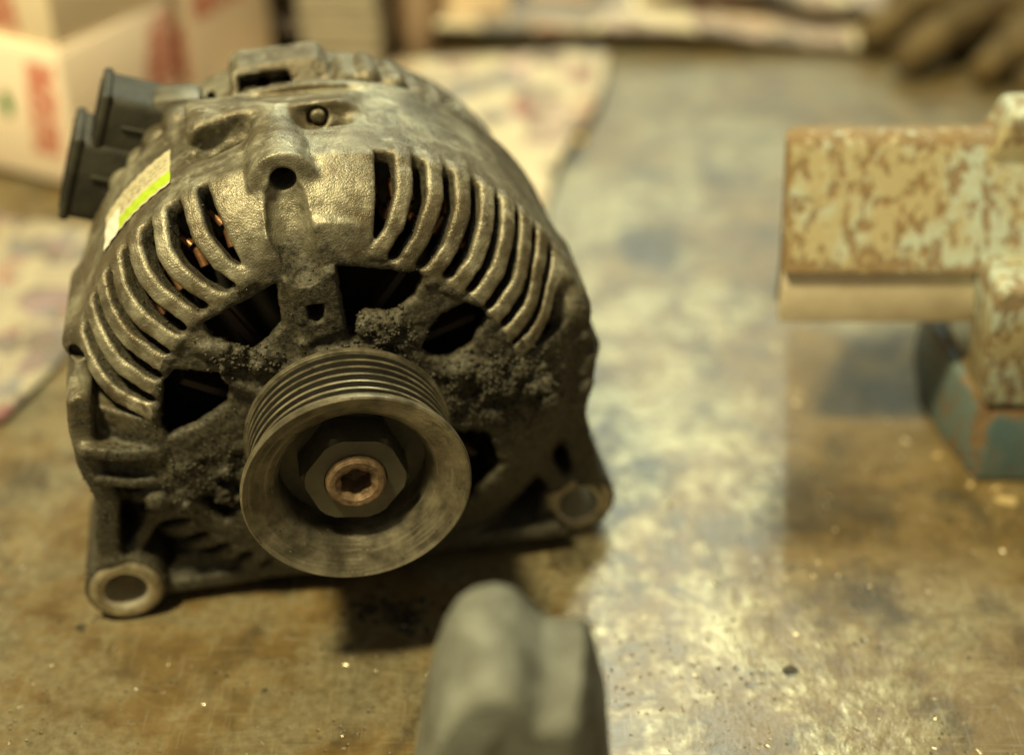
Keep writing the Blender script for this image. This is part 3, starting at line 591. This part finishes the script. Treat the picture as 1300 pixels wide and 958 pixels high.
# ---- what is seen inside through the slots and windows
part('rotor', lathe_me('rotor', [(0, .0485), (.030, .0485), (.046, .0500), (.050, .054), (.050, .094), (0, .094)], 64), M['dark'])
def rotor_fan():
    bm = bmesh.new()
    for k in range(11):
        a = 2*math.pi*k/11+.3
        P = [(.024, 0), (.034, .10), (.046, .16), (.0468, .12), (.036, .05), (.025, -.05)]
        lo = [bm.verts.new((r*math.sin(a+d), .0475, r*math.cos(a+d))) for r, d in P]; hi = [bm.verts.new((r*math.sin(a+d), .0412, r*math.cos(a+d))) for r, d in P]
        n = len(P); bm.faces.new(hi)
        for i in range(n): bm.faces.new((lo[i], hi[i], hi[(i+1) % n], lo[(i+1) % n]))
    return mesh_bm(bm, 'fan', 40)
part('fan', rotor_fan(), mat_metal('sooty_fan_steel', (0.008, 0.005, 0.003), (0.035, 0.018, 0.008), 90, 0.7, 0.0))  # very dark brown base for the blades
def windings():
    bm = bmesh.new()
    for k in range(72):
        a = 2*math.pi*k/72
        for (r0, r1, y0, y1, da) in ((.0555, .0600, .0520, .070, .035), (.0615, .0655, .0545, .072, -.035)):
            if math.cos(a) < -.45: continue
            p = Vector((r0*math.sin(a), y1, r0*math.cos(a))); q = Vector((r0*math.sin(a+da), y0, r0*math.cos(a+da))); s = Vector((r1*math.sin(a+da*1.6), y0+.003, r1*math.cos(a+da*1.6)))
            for (u, w_) in ((p, q), (q, s)):
                d = (w_-u).normalized(); t = d.to_track_quat('Z', 'Y'); rr = .00125
                A = [bm.verts.new(u+t @ Vector((rr*math.cos(x), rr*math.sin(x), 0))) for x in [math.pi*2*j/6 for j in range(6)]]
                B = [bm.verts.new(w_+t @ Vector((rr*math.cos(x), rr*math.sin(x), 0))) for x in [math.pi*2*j/6 for j in range(6)]]
                for j in range(6): bm.faces.new((A[j], A[(j+1) % 6], B[(j+1) % 6], B[j]))
    return mesh_bm(bm, 'stator_winding', 180)
tag(part('stator_winding', windings(), M['copper']), kind='stuff')
part('stator_core', lathe_me('stator_core', [(.0535, .066), (.0700, .066), (.0700, .097), (.0535, .097)], 96, closed=True), M['lamin'])

# ---- stator ring and rear bracket behind the front one
def build_rear():
    v = Vol((-.084, .0970, -.066), (.084, .1400, .0900), .0008); x, y, z = v.ax; RR = np.sqrt(x[:, None]**2+z[None]**2)[:, None, :]
    v.d = np.maximum(np.maximum(RR-.0715, np.maximum(.0995-y, y-.132)[None, :, None]), -.062-z[None, None, :]).astype(np.float32)
    v.d = np.maximum(v.d, ((RR*.85+y[None, :, None]*.55)-.1345).astype(np.float32))
    # block with the slot
    v.poly(np.array([(-22.3, 54), (-22.3, 76.3), (-19.5, 78.1), (4.0, 79.5), (7.3, 77.0), (8.5, 54)])*.001, .1010, .1210, .0016, .002)
    sl, X, Y, Z = v.sub((-.030, .098, .070), (.014, .1400, .0895)); v.cut(sl, (-(-(Y-.1010)*.80+(Z-.0700)*.60)-0*X).astype(np.float32), .0010)
    v.poly(np.array([(-19.5, 71.4), (-19.5, 75.5), (-5.0, 76.2), (-4.6, 72.2)])*.001, .09, .112, .0004, .0006, -1)
    # bumps along the rim: screw heads, fins
    for t, rr_, r_ in ((-52, .071, .006), (-45, .0715, .005), (-38, .072, .006), (-31, .0725, .0065), (-66, .071, .005), (9, .0735, .004), (14, .0745, .0045), (20, .0735, .005), (26, .0725, .004), (32, .072, .004), (40, .0715, .004), (50, .071, .004)):
        a = R(t); v.capsule((rr_*math.sin(a), .1035, rr_*math.cos(a)), (rr_*math.sin(a), .1160, rr_*math.cos(a)), r_, r_*.8, .0015)
    for t in range(-80, 90, 7):
        a = R(t); v.capsule((.073*math.sin(a), .1060, .073*math.cos(a)), (.069*math.sin(a), .1230, .069*math.cos(a)), .0016, .0016, .001, -1)
    V, F = v.mesh(); nr = vnormals(V, F); V = V+nr*(.0002*vnoise(V, 300, 5))[:, None]; nr = vnormals(V, F)
    g = np.clip(.22+.3*vnoise(V, 120, 6), 0, 1); c = V[F].mean(1)
    blk = (c[:, 0] > -.0228) & (c[:, 0] < .0090) & (c[:, 2] > .0705) & (c[:, 1] < .1225)
    for nm, m in (('rear_bracket', ~blk), ('terminal_block', blk)):
        f = F[m]; u, inv = np.unique(f, return_inverse=True); part(nm, quads_me(nm, V[u], inv.reshape(f.shape), nr[u], {'grime': g[u]}), M['cast'])
build_rear()

# ---- two dusty plug sockets at the back left
def socket(tx, tz, L, Hh, y0, y1, tilt):
    c_, s_ = math.cos(R(tilt)), math.sin(R(tilt)); cx = tx+c_*L/2-s_*Hh/2; cz = tz-s_*L/2-c_*Hh/2
    o = box_bm(-L/2-.0006, L/2, y0-.0008, y1+.0008, -Hh/2-.0006, Hh/2+.0006, .0032, 4); me = mesh_bm(o, 'plug_socket', 30); s = part('plug_socket', me, M['plastic'])
    s.location = (cx, 0, cz+ALT.z); s.rotation_euler = (0, R(tilt), 0)
    obj('rim', mesh_bm(box_bm(-L/2-.0010, -L/2+.0022, y0-.0014, y1+.0014, -Hh/2-.0012, Hh/2+.0012, .0014, 3), 'rim', 30), M['plastic'], s)
    obj('cavity', mesh_bm(box_bm(-L/2-.0013, -L/2-.0009, y0+.0012, y1-.0012, -Hh/2+.0018, Hh/2-.0018, .0001, 1), 'cavity', 30), M['dark'], s)  # flat dark plate painting the shade of an opening; the socket is solid
    obj('latch', mesh_bm(box_bm(-L/2+.006, L/2, y0-.0016, y0+.0004, Hh*.06, Hh*.12, .0006), 'latch', 30), M['plastic'], s)
    return s
socket(-.0588, .0722, .034, .020, .107, .126, 19)
socket(-.0690, .0596, .042, .0262, .106, .127, 19)
part('plug_bracket', mesh_bm(box_bm(-.046, -.031, .1065, .120, .050, .070, .003), 'plug_bracket'), M['lamin'])

# ---- sticker on the side of the bracket
def sticker():
    n = 40; rows = [.0640, .0682, .0700, .0712, .0790, .0812]; t0, t1 = -54, -32.5; rad_ = .07625
    n_ = N('paper_sticker'); u = n_.attr('u'); vv = n_.attr('v')
    pap = n_.mix(n_.noise(200, 4), (0.36, 0.315, 0.18), (0.52, 0.465, 0.30))
    ln = n_.ramp(n_.math('FRACT', n_.math('MULTIPLY', vv, 9.0)), (0.42, 0), (0.5, 1)); wd = n_.ramp(n_.noise(900, 1, co=n_.co), (0.45, 0), (0.52, 1))
    inb = n_.math('MULTIPLY', n_.ramp(vv, (0.44, 0), (0.46, 1), (0.86, 1), (0.88, 0)), n_.ramp(u, (0.24, 0), (0.26, 1), (0.95, 1), (0.97, 0)))
    col = n_.mix(n_.math('MULTIPLY', n_.math('MULTIPLY', n_.math('MULTIPLY', ln, wd), inb), 0.8), pap, (0.12, 0.10, 0.05))
    yb = n_.math('MULTIPLY', n_.ramp(vv, (0.055, 0), (0.065, 1), (0.36, 1), (0.37, 0)), n_.ramp(u, (0.27, 0), (0.275, 1)))
    col = n_.mix(yb, col, n_.mix(n_.ramp(n_.noise(500, 2), (0.5, 0), (0.62, 0.4)), (0.34, 0.47, 0.018), (0.24, 0.29, 0.04)))
    wh = n_.ramp(u, (0.262, 1), (0.268, 0)); wh = n_.math('MULTIPLY', wh, n_.ramp(vv, (0.70, 1), (0.72, 0))); col = n_.mix(wh, col, (0.62, 0.60, 0.50))
    mt = n_.done(col, 0.45, 0.0, n_.bump(n_.noise(300, 3), 0.0002, 0.5))
    V, F, U, W_ = [], [], [], []
    ny = 16
    for j in range(ny+1):
        for i in range(n+1):
            a = R(t0+(t1-t0)*i/n); q = j/ny; yv = .0635+(.0845-.0635)*q
            rr = rad_+.00025*math.sin(i*1.3+j)*.5
            V.append((rr*math.sin(a), yv, rr*math.cos(a))); U.append(i/n); W_.append(q)
    for j in range(ny):
        for i in range(n): F.append((j*(n+1)+i, j*(n+1)+i+1, (j+1)*(n+1)+i+1, (j+1)*(n+1)+i))
    me = quads_me('sticker', np.array(V), np.array(F), None, {'u': np.array(U), 'v': np.array(W_)})
    o = part('sticker', me, mt); tag(o, 'pale paper sticker with a yellow green stripe')
sticker()

# ---- pulley, nut and shaft end
def pulley():
    P = [(.0205, .0175), (.0205, .0085), (.0209, .0068), (.0222, .0052), (.0245, .0036), (.0270, .0022), (.0288, .0011), (.0299, .0004), (.0305, .0), (.0310, .0004), (.0311, .0012), (.0309, .0024), (.0300, .0034), (.0288, .0042)]
    y = .0050
    for k in range(6):
        P += [(.0283, y), (.0284, y+.0003), (.0283, y+.0006), (.0254, y+.00145), (.0251, y+.00175), (.0254, y+.00205), (.0283, y+.0029)]; y += .00325
    P += [(.0290, .0246-.0002), (.0292, .0250), (.0290, .0262), (.0280, .0268), (.0150, .0268)]
    p = part('pulley', lathe_me('pulley', P, 192, 38), M['pulley'])
    obj('hub_floor', lathe_me('hub_floor', [(.0208, .0160), (.0150, .0165), (.0, .0165)], 96), M['nut'], p)
    return p
pul = pulley()
def nut():
    bm = bmesh.new(); rc, y0, y1 = .0150, .0050, .0164
    for yv, s in ((y0, .0), (y0, .865), (y0+.0011, 1.0), (y1, 1.0)): pass
    n = 96; prof = []
    rings = []
    for yv, f in ((y0, 0), (y0+.0013, 1), (y1, 1)):
        ring = []
        for k in range(n):
            a = 2*math.pi*k/n+R(8); hexr = rc*math.cos(math.pi/6)/math.cos(((a-R(8)+math.pi/6) % (math.pi/3))-math.pi/6)
            r_ = hexr if f else min(hexr, rc*.915); ring.append(bm.verts.new((r_*math.sin(a), yv, r_*math.cos(a))))
        rings.append(ring)
    inner = [bm.verts.new((.0086*math.sin(2*math.pi*k/n+R(8)), y0, .0086*math.cos(2*math.pi*k/n+R(8)))) for k in range(n)]
    inb = [bm.verts.new((.0082*math.sin(2*math.pi*k/n+R(8)), y0+.003, .0082*math.cos(2*math.pi*k/n+R(8)))) for k in range(n)]
    for A, B in ((inb, inner), (inner, rings[0]), (rings[0], rings[1]), (rings[1], rings[2])):
        for k in range(n): bm.faces.new((A[k], B[k], B[(k+1) % n], A[(k+1) % n]))
    return mesh_bm(bm, 'nut', 22)
part('nut', nut(), M['nut'])
def shaft():
    bm = bmesh.new(); n = 120; rings = []
    def ring(r, yv, star=0): 
        return [bm.verts.new(((r*(1+star*math.cos(6*t)))*math.sin(t), yv, (r*(1+star*math.cos(6*t)))*math.cos(t))) for t in [2*math.pi*k/n for k in range(n)]]
    rings = [ring(.0083, .012), ring(.0083, .0042), ring(.0080, .0034), ring(.0073, .0030), ring(.0058, .0031), ring(.0048, .0038), ring(.0043, .0042, .08), ring(.0042, .0105, .08), ring(.0004, .0115)]
    for A, B in zip(rings, rings[1:]):
        for k in range(n): bm.faces.new((A[k], B[k], B[(k+1) % n], A[(k+1) % n]))
    bm.faces.new(rings[-1])
    return mesh_bm(bm, 'shaft_end', 30)
tag(part('shaft_end', shaft(), M['rust']), 'rust brown shaft end with a star shaped socket')

# ================================================================== VISE
VX1 = 0.30
vise = empty('bench_vise', (0.20, 0.42, 0.0))
tag(vise, 'old bench vise with chipped pale green paint and a bare steel jaw', 'vise')
def vp(name, bm, m, parent=None, ang=35):
    for v in bm.verts: v.co -= Vector((0.20, 0.42, 0.0))
    return obj(name, mesh_bm(bm, name, ang), m, vise if parent is None else parent)
jawprof = [(.3990, .0728), (.4004, .0750), (.4178, .1108), (.4200, .1126), (.4235, .1133), (.4300, .1118), (.4450, .1000), (.4500, .0900), (.4500, .0560), (.4080, .0560), (.4060, .0728)]
jb = prism_bm(jawprof, .0890, VX1, 'x', .0, 3)
for v in jb.verts:
    if v.co.x < .1: v.co.x += max(0, v.co.y-.424)*.9
bevel_bm(jb, .0012, 3, 15)
vp('jaw', jb, M['vise'])
vp('jaw_plate', box_bm(.0900, .1575, .4015, .4068, .0524, .0717, .0007), M['jaw'])
vp('anvil', prism_bm([(.1530, .1080), (.1570, .1135), (.1590, .1185), (.1600, .1225), (VX1, .1270), (VX1, .0800), (.1660, .0850)], .4150, .4330, 'y', .0028, 3), M['vise'])
vp('slide', prism_bm([(.1575, .0325), (.1540, .0600), (.1530, .0730), (.1550, .0785), (VX1, .0800), (VX1, .0325)], .3800, .4040, 'y', .0020, 3), M['vise'])
vp('neck', box_bm(.1780, VX1-.003, .4042, .4480, .0300, .0580, .002), M['blue'])
basep = [(.1600, .3807), (.1545, .4020), (.1520, .4300), (.1560, .4560), (.1620, .4700), (VX1, .4700), (VX1, .3795)]
vp('base', prism_bm(basep, 0.0, .0315, 'z', .0022, 3), M['blue'])
vp('guide_bed', box_bm(.1575, VX1-.002, .3850, .4680, .0312, .0335, .0008), M['tan'])

# ================================================================== FOREGROUND TOOL
def tool():
    t = empty('steel_tool', (0.0, 0.205, 0.0)); tag(t, 'upright grey steel clamp with a rounded knob and a flat shoulder', 'clamp')
    off = Vector((0, .205, 0)); yb = .2150
    px = [(540, 868), (552, 820), (566, 783), (582, 759), (603, 745), (626, 740), (650, 744), (668, 758), (684, 777), (698, 784), (720, 783), (741, 783), (750, 792), (758, 822), (769, 868)]
    out = [PY(x, y, yb) for x, y in px]; out = [(p.x, p.z) for p in out]
    outline = [(-.0235, .0), (-.0225, .055)]+out+[(.0225, .055), (.0245, .0)]
    bm = bmesh.new(); rings = []; nk = 12
    for k in range(nk+1):                           # rounded towards the front
        a = k/nk*math.pi/2; sx = 1-.05*(1-math.cos(a)); dz = .008*(1-math.cos(a)); yy = yb-.026*math.sin(a)
        rings.append([bm.verts.new((x*(1-.34*(1-math.cos(a))) if x > 0 else x*sx, yy, max(z-dz, 0) if z > 0 else 0)) for x, z in outline])
    m_ = len(outline); bm.faces.new(rings[0]); bm.faces.new(rings[-1][::-1])
    for A, B in zip(rings, rings[1:]):
        for k in range(m_): bm.faces.new((A[k], A[(k+1) % m_], B[(k+1) % m_], B[k]))
    for v in bm.verts: v.co -= off
    obj('arm', mesh_bm(bm, 'arm', 50), M['grey'], t)
    bm = prism_bm([(-.032, .178), (.034, .178), (.034, .234), (-.032, .234)], 0, .012, 'z', .002)
    for v in bm.verts: v.co -= off
    obj('foot', mesh_bm(bm, 'foot', 35), M['grey'], t)
tool()

# ================================================================== BACKGROUND
# ---- newspapers
def sheet(name, corners, z, m, label, waves=.002, nx=40, ny=30, seed=1, group=None, thick=0.0008):
    A, B, D_, E_ = [Vector(c) for c in corners]; rs = np.random.default_rng(seed); ph = rs.random(8)*6.28
    V = []; base = (A+B+D_+E_)/4
    for j in range(ny+1):
        for i in range(nx+1):
            u, v_ = i/nx, j/ny; p = (A*(1-u)+B*u)*(1-v_)+(E_*(1-u)+D_*u)*v_
            h = waves*(1+.5*math.sin(7*u+ph[0]+3*v_)+.5*math.sin(11*v_+ph[1]-4*u)+.3*math.sin(19*u+13*v_+ph[2]))
            V.append((p.x-base.x+.003*math.sin(9*v_+ph[3]), p.y-base.y+.003*math.sin(8*u+ph[4]), z+max(h, 0.0)))
    F = [(j*(nx+1)+i, j*(nx+1)+i+1, (j+1)*(nx+1)+i+1, (j+1)*(nx+1)+i) for j in range(ny) for i in range(nx)]
    me = bpy.data.meshes.new(name); me.from_pydata(V, [], F); smooth(me, 180); me.materials.append(m)
    o = bpy.data.objects.new(name, me); C.objects.link(o); o.location = (base.x, base.y, 0)
    md = o.modifiers.new('thickness', 'SOLIDIFY'); md.thickness = thick; md.offset = -1
    tag(o, label, 'newspaper', group); return o
news_a = mat_news('newsprint_pictures', (0.16, 0.13, 0.11), (0.22, 0.15, 0.17), 95, 3.1, 0.60)
news_b = mat_news('newsprint_pale', (0.30, 0.25, 0.20), (0.50, 0.38, 0.32), 60, 7.7, 0.85)
news_c = mat_news('newsprint_grey', (0.24, 0.20, 0.17), (0.42, 0.33, 0.30), 34, 12.9)
g = G
sheet('newspaper', [(-.187, .414, 0), (-.150, .540, 0), (-.36, .62, 0), (-.44, .40, 0)], .0016, news_a, 'coloured newspaper page lying beside the alternator under the boxes', .0009, seed=2)
sheet('newspaper', [(-.150, .520, 0), (.010, .545, 0), (.0580, .748, 0), (-.150, .735, 0)], .0045, news_b, 'pale newspaper page lying flat behind the alternator', .0012, seed=5)
sheet('newspaper', [(-.20, .757, 0), (.36, .760, 0), (.40, 1.25, 0), (-.20, 1.22, 0)], .0070, news_c, 'wide crumpled newspaper at the far side of the bench', .0060, 70, 50, 9, thick=.0035)
sheet('newspaper', [(.075, .790, 0), (.215, .775, 0), (.225, .960, 0), (.065, .960, 0)], .0220, news_b, 'folded pale newspaper on top of the wide crumpled one', .0040, 40, 30, 14, thick=.004)

# ---- cartons
def carton_mat(name, base, red, strips, green=None):
    n = N(name); x, y, z = n.sep(n.co)
    col = n.mix(n.noise(25, 4), base, tuple(c*1.12 for c in base))
    for (face, u0, u1, sl, z0, z1) in strips:        # printed red bands on one face
        cx = x if face == 'f' else y
        q = n.math('SUBTRACT', cx, n.math('MULTIPLY', z, sl))
        b = n.math('MULTIPLY', n.math('GREATER_THAN', q, u0), n.math('LESS_THAN', q, u1))
        b = n.math('MULTIPLY', b, n.math('MULTIPLY', n.math('GREATER_THAN', z, z0), n.math('LESS_THAN', z, z1)))
        lim = n.math('LESS_THAN', y, 0.0004) if face == 'f' else n.math('GREATER_THAN', x, -0.0004)
        b = n.math('MULTIPLY', b, lim); b = n.math('MULTIPLY', b, n.ramp(n.noise(170, 2, 0.5), (0.36, 0.2), (0.5, 0.9)))
        col = n.mix(b, col, red)
    if green:
        gx, gz = green; d = n.math('ADD', n.math('POWER', n.math('MULTIPLY', n.math('SUBTRACT', x, gx), 1.0), 2.0), n.math('POWER', n.math('MULTIPLY', n.math('SUBTRACT', z, gz), 0.5), 2.0))
        col = n.mix(n.math('MULTIPLY', n.math('LESS_THAN', d, .0035**2), n.math('LESS_THAN', y, .0004)), col, (0.02, 0.20, 0.035))
    return n.done(col, 0.6, 0.0, n.bump(n.noise(60, 3), 0.0006, 0.4), 0.35)
PK = (0.84, 0.70, 0.53); RD = (0.52, 0.13, 0.075)
def carton(corner, rz, L, W_, z0, h, m, label, group='printed cartons stacked behind the alternator'):
    """front right bottom corner stands at corner; the front face runs to the left, the side face back"""
    o = empty('carton', (corner[0], corner[1], z0), rz); tag(o, label, 'carton', group)
    b = obj('body', mesh_bm(box_bm(-L, 0, 0, W_, 0, h-.0012, .0014), 'body', 30), m, o)
    # two lid flaps meeting on a seam
    for (a, c) in ((0.0012, W_/2-.0006), (W_/2+.0006, W_-.0012)):
        obj('flap', mesh_bm(box_bm(-L+.001, -.001, a, c, h-.0011, h+.0006, .0004), 'flap', 30), m, o)
    return o
carton((-.2000, .589), R(-25), .20, .080, .0040, .0670, carton_mat('carton_print_low', PK, RD, [('f', -.026, -.010, .10, .014, .060), ('s', .046, .074, .3, .022, .060)], (-.036, .036)), 'lower pink carton with a red band and a green mark')
carton((-.2010, .592), R(-27), .20, .082, .0710, .0720, carton_mat('carton_print_high', (0.80, 0.67, 0.47), RD, [('f', -.036, -.018, -.15, .004, .066), ('s', .015, .07, .0, .026, .046)]), 'yellowish carton with a red band stacked on the pink carton')
carton((-.1620, .669), R(-25), .10, .074, .0005, .150, carton_mat('carton_print_back', PK, RD, [('f', -.070, -.010, 1.3, .020, .075), ('s', .008, .056, .0, .050, .078), ('s', .02, .06, .0, .105, .125)]), 'tall pink carton with red print standing behind the stacked pair')

# ---- grey ribbed block of card, and an added dark cylinder standing in for a shaded gap
def ribbed():
    o = empty('card_stack', (-.0895, .742, 0), R(-3)); tag(o, 'grey stack of thin card sheets beside the pink carton', 'card stack')
    m1 = mat_plain('grey_card', (0.30, 0.26, 0.185), (0.37, 0.325, 0.235), 60, 0.8)
    for k in range(24):
        j = rng.normal(0, .0007, 2)
        obj('card', mesh_bm(box_bm(-.022+j[0], .020+j[0], -.020+j[1], .050+j[1], k*.0045, k*.0045+.0040, .0006, 1), 'card', 30), m1, o)
ribbed()
o = obj('black_tin', lathe_me('black_tin', [(0, 0), (.019, 0), (.0198, .001), (.0198, .118), (.0190, .120), (.0180, .1185), (0, .1185)], 48, 40), mat_plain('black_tin_paint', (0.035, 0.026, 0.016), (0.07, 0.05, 0.03), 40, 0.5))  # added dark cylinder, stands in for the shade between carton and cards
o.rotation_euler = (R(90), 0, 0); o.location = (-.1280, .792, 0); tag(o, 'black round tin standing between the tall carton and the card stack', 'tin')
o = obj('cardboard_tube', lathe_me('cardboard_tube', [(.010, .130), (.0135, .130), (.0140, .129), (.0140, .001), (.0135, 0), (.010, 0)], 40, 40, True), mat_plain('brown_card_tube', (0.40, 0.27, 0.17), (0.52, 0.37, 0.25), 40, 0.8))
o.rotation_euler = (R(90), 0, 0); o.location = (-.0560, .765, .0); tag(o, 'brown cardboard tube standing beside the grey card stack', 'tube')
def small_box(c, sx, sy, h, rz, m, label):
    o = empty('small_box', (c[0], c[1], c[2]), rz); tag(o, label, 'box')
    obj('body', mesh_bm(box_bm(-sx/2, sx/2, 0, sy, 0, h*.72, .001), 'body', 30), m, o); obj('lid', mesh_bm(box_bm(-sx/2-.0008, sx/2+.0008, -.0008, sy+.0008, h*.72+.0003, h, .001), 'lid', 30), m, o)
small_box((-.022, .775, .0125), .042, .05, .040, R(3), mat_plain('cream_card', (0.72, 0.56, 0.38), (0.82, 0.66, 0.46), 40, 0.7), 'small cream box standing on the newspaper beside the tube')
small_box((.028, .800, .0125), .036, .04, .034, R(-12), mat_plain('lilac_card', (0.62, 0.47, 0.42), (0.80, 0.66, 0.56), 90, 0.7), 'small pale lilac box beside the cream box')

# ---- work gloves at the back right
def glove(origin, rz, label, s=1.0):
    o = empty('work_glove', origin, rz); tag(o, label, 'glove', 'leather work gloves heaped at the back')
    v = Vol((-.13, -.035, -.001), (.075, .065, .045), .0018)
    v.capsule((.06, .014, .014), (.0, .014, .014), .024, .022, .006); v.capsule((.05, -.012, .013), (.0, -.010, .013), .012, .012, .008); v.capsule((.05, .034, .013), (.0, .036, .013), .012, .012, .008)
    for (a, b, c, r_) in (((-.005, -.012, .013), (-.035, -.016, .015), (-.062, -.020, .009), .0082), ((-.008, .006, .015), (-.048, .004, .019), (-.082, .004, .010), .0084), ((-.008, .025, .015), (-.042, .026, .021), (-.076, .028, .010), .0084), ((-.004, .042, .013), (-.030, .046, .014), (-.055, .048, .009), .0085), ((.03, -.016, .014), (.008, -.028, .014), (-.018, -.030, .010), .0098)):
        v.capsule(a, b, r_, r_, .003); v.capsule(b, c, r_, r_*.88, .003)
    v.d[:, :, :2] = .02
    V, F = v.mesh(); nr = vnormals(V, F); V = V+nr*(.0010*vnoise(V, 90, 2)+.0005*vnoise(V, 220, 3))[:, None]
    V[:, 2] = np.maximum(V[:, 2], 0); V = V*s
    obj('shell', quads_me('shell', V, F), M['glove'], o)
    cu = lathe_me('cuff', [(.021, 0), (.026, 0), (.027, .004), (.027, .028), (.026, .030), (.021, .030)], 32, 40, True)
    for vv in cu.vertices: vv.co = Vector((.060+vv.co.y, vv.co.x+.013, max(vv.co.z*.62+.0165, 0)))*s
    obj('cuff', cu, M['glove'], o)
glove((.308, .785, .0), R(36), 'brown leather work glove lying nearest the vise at the back', 1.35)
glove((.372, .735, .0), R(28), 'brown leather work glove half hidden behind the vise', 1.35)
glove((.308, .860, .018), R(30), 'brown leather work glove on top of the glove heap', 1.3)

# ---- small debris on the bench
mc = mat_metal('steel_swarf', (0.40, 0.36, 0.26), (0.62, 0.58, 0.46), 200, 0.35, 0.7)
def swarf():
    rs = np.random.default_rng(21); V, F = [], []
    def chip(x, y, s, z=0.0):
        b = len(V); a = rs.random()*6.28; l = s*(0.6+rs.random()*1.4); w_ = s*(0.35+rs.random()*.4); hgt = s*(.25+.5*rs.random())
        for (u, v_, q) in ((-l, -w_, 0), (l, -w_*.6, 0), (l*.8, w_, 0), (-l*.7, w_*.8, 0), (-l*.6, 0, hgt), (l*.55, w_*.2, hgt*.8)):
            V.append((x+u*math.cos(a)-v_*math.sin(a), y+u*math.sin(a)+v_*math.cos(a), z+q+.0001))
        for f in ((0, 1, 5, 4), (1, 2, 5), (2, 3, 4, 5), (3, 0, 4), (3, 2, 1, 0)): F.append(tuple(b+i for i in f))
    for _ in range(330):
        px = 700+600*rs.random(); py = 560+400*rs.random()**.8; p = G(px, py); chip(p.x, p.y, .00028+.00055*rs.random()**4)
    for _ in range(70):
        px = 700*rs.random(); py = 760+198*rs.random(); p = G(px, py); chip(p.x, p.y, .0003+.0004*rs.random()**3)
    for _ in range(60):
        px = 760+400*rs.random(); py = 150+420*rs.random(); p = G(px, py); chip(p.x, p.y, .0004+.0005*rs.random()**2)
    for _ in range(30):
        px = 300*rs.random()-40; py = 540+250*rs.random(); p = G(px, py); chip(p.x, p.y, .0003+.0005*rs.random()**2)
    me = bpy.data.meshes.new('metal_swarf'); me.from_pydata(V, [], F)
    tag(obj('metal_swarf', me, mc), 'fine bright metal filings scattered over the bench', 'filings', None, 'stuff')
swarf()

# ---- crumbs by the vise, a bead, grease crumbs
def chip_thing(px, py, l, w_, h, rz, label, m, name='wood_chip', cat='chip'):
    p = G(px, py); bm = bmesh.new(); rs = random.Random(px)
    n = 7; lo = [bm.verts.new((l*math.cos(2*math.pi*k/n)*(.8+.4*rs.random()), w_*math.sin(2*math.pi*k/n)*(.8+.4*rs.random()), 0)) for k in range(n)]
    hi = [bm.verts.new((v.co.x*.8, v.co.y*.75, h*(.6+.7*rs.random()))) for v in lo]; top = bm.verts.new((0, 0, h*1.1))
    bm.faces.new(lo[::-1])
    for k in range(n): bm.faces.new((lo[k], lo[(k+1) % n], hi[(k+1) % n], hi[k])); bm.faces.new((hi[k], hi[(k+1) % n], top))
    o = obj(name, mesh_bm(bm, name, 25), m); o.location = (p.x, p.y, .0003); o.rotation_euler = (0, 0, rz); tag(o, label, cat)
mw = mat_plain('pale_wood_chip', (0.42, 0.32, 0.14), (0.60, 0.48, 0.25), 200, 0.6)
chip_thing(1278, 637, .0046, .0019, .0013, R(-20), 'largest pale chip lying in front of the blue vise base', mw)
chip_thing(1264, 622, .0022, .0012, .0009, R(30), 'small pale chip between the largest chip and the vise', mw)
chip_thing(1232, 617, .0016, .0010, .0009, R(60), 'small pale chip at the front corner of the blue vise base', mw)
chip_thing(1189, 580, .0016, .0011, .0010, R(10), 'small pale chip beside the curved flank of the vise base', mw)
chip_thing(850, 640, .0010, .0009, .0010, R(0), 'bright metal crumb on the worn bench between alternator and vise', mc, 'metal_crumb', 'crumb')
bp = G(735, 181); bm = bmesh.new(); bmesh.ops.create_uvsphere(bm, u_segments=20, v_segments=12, radius=.0022)
for v in bm.verts: v.co.z = v.co.z*.8+.00176
o = obj('bead', mesh_bm(bm, 'bead', 180), mat_plain('yellow_plastic', (0.85, 0.52, 0.04), (0.95, 0.62, 0.06), 60, 0.3)); o.location = (bp.x, bp.y, 0); tag(o, 'tiny yellow bead on the bench at the edge of the pale newspaper', 'bead')
def crumbs():
    rs = np.random.default_rng(5); V, F = [], []
    for (px, py, sp, n, s0) in ((475, 770, 16, 26, .0011), (520, 782, 22, 30, .0012), (1003, 851, 7, 6, .0012), (100, 796, 6, 4, .0008), (890, 835, 60, 16, .0005), (1120, 760, 110, 40, .0005), (620, 560, 40, 0, .001), (330, 790, 120, 24, .0005)):
        for _ in range(n):
            p = G(px+rs.normal()*sp, py+rs.normal()*sp*.6); s_ = s0*(.4+rs.random()); b = len(V)
            for a in range(5): V.append((p.x+s_*math.cos(a*1.257)*(.7+.6*rs.random()), p.y+s_*math.sin(a*1.257)*(.7+.6*rs.random()), .0002))
            V.append((p.x, p.y, s_*.8))
            for a in range(5): F.append((b+a, b+(a+1) % 5, b+5))
    me = bpy.data.meshes.new('grease_crumbs'); me.from_pydata(V, [], F); smooth(me, 180)
    tag(obj('grease_crumbs', me, M['grease']), 'black greasy crumbs scattered on the bench', 'crumbs', None, 'stuff')
crumbs()
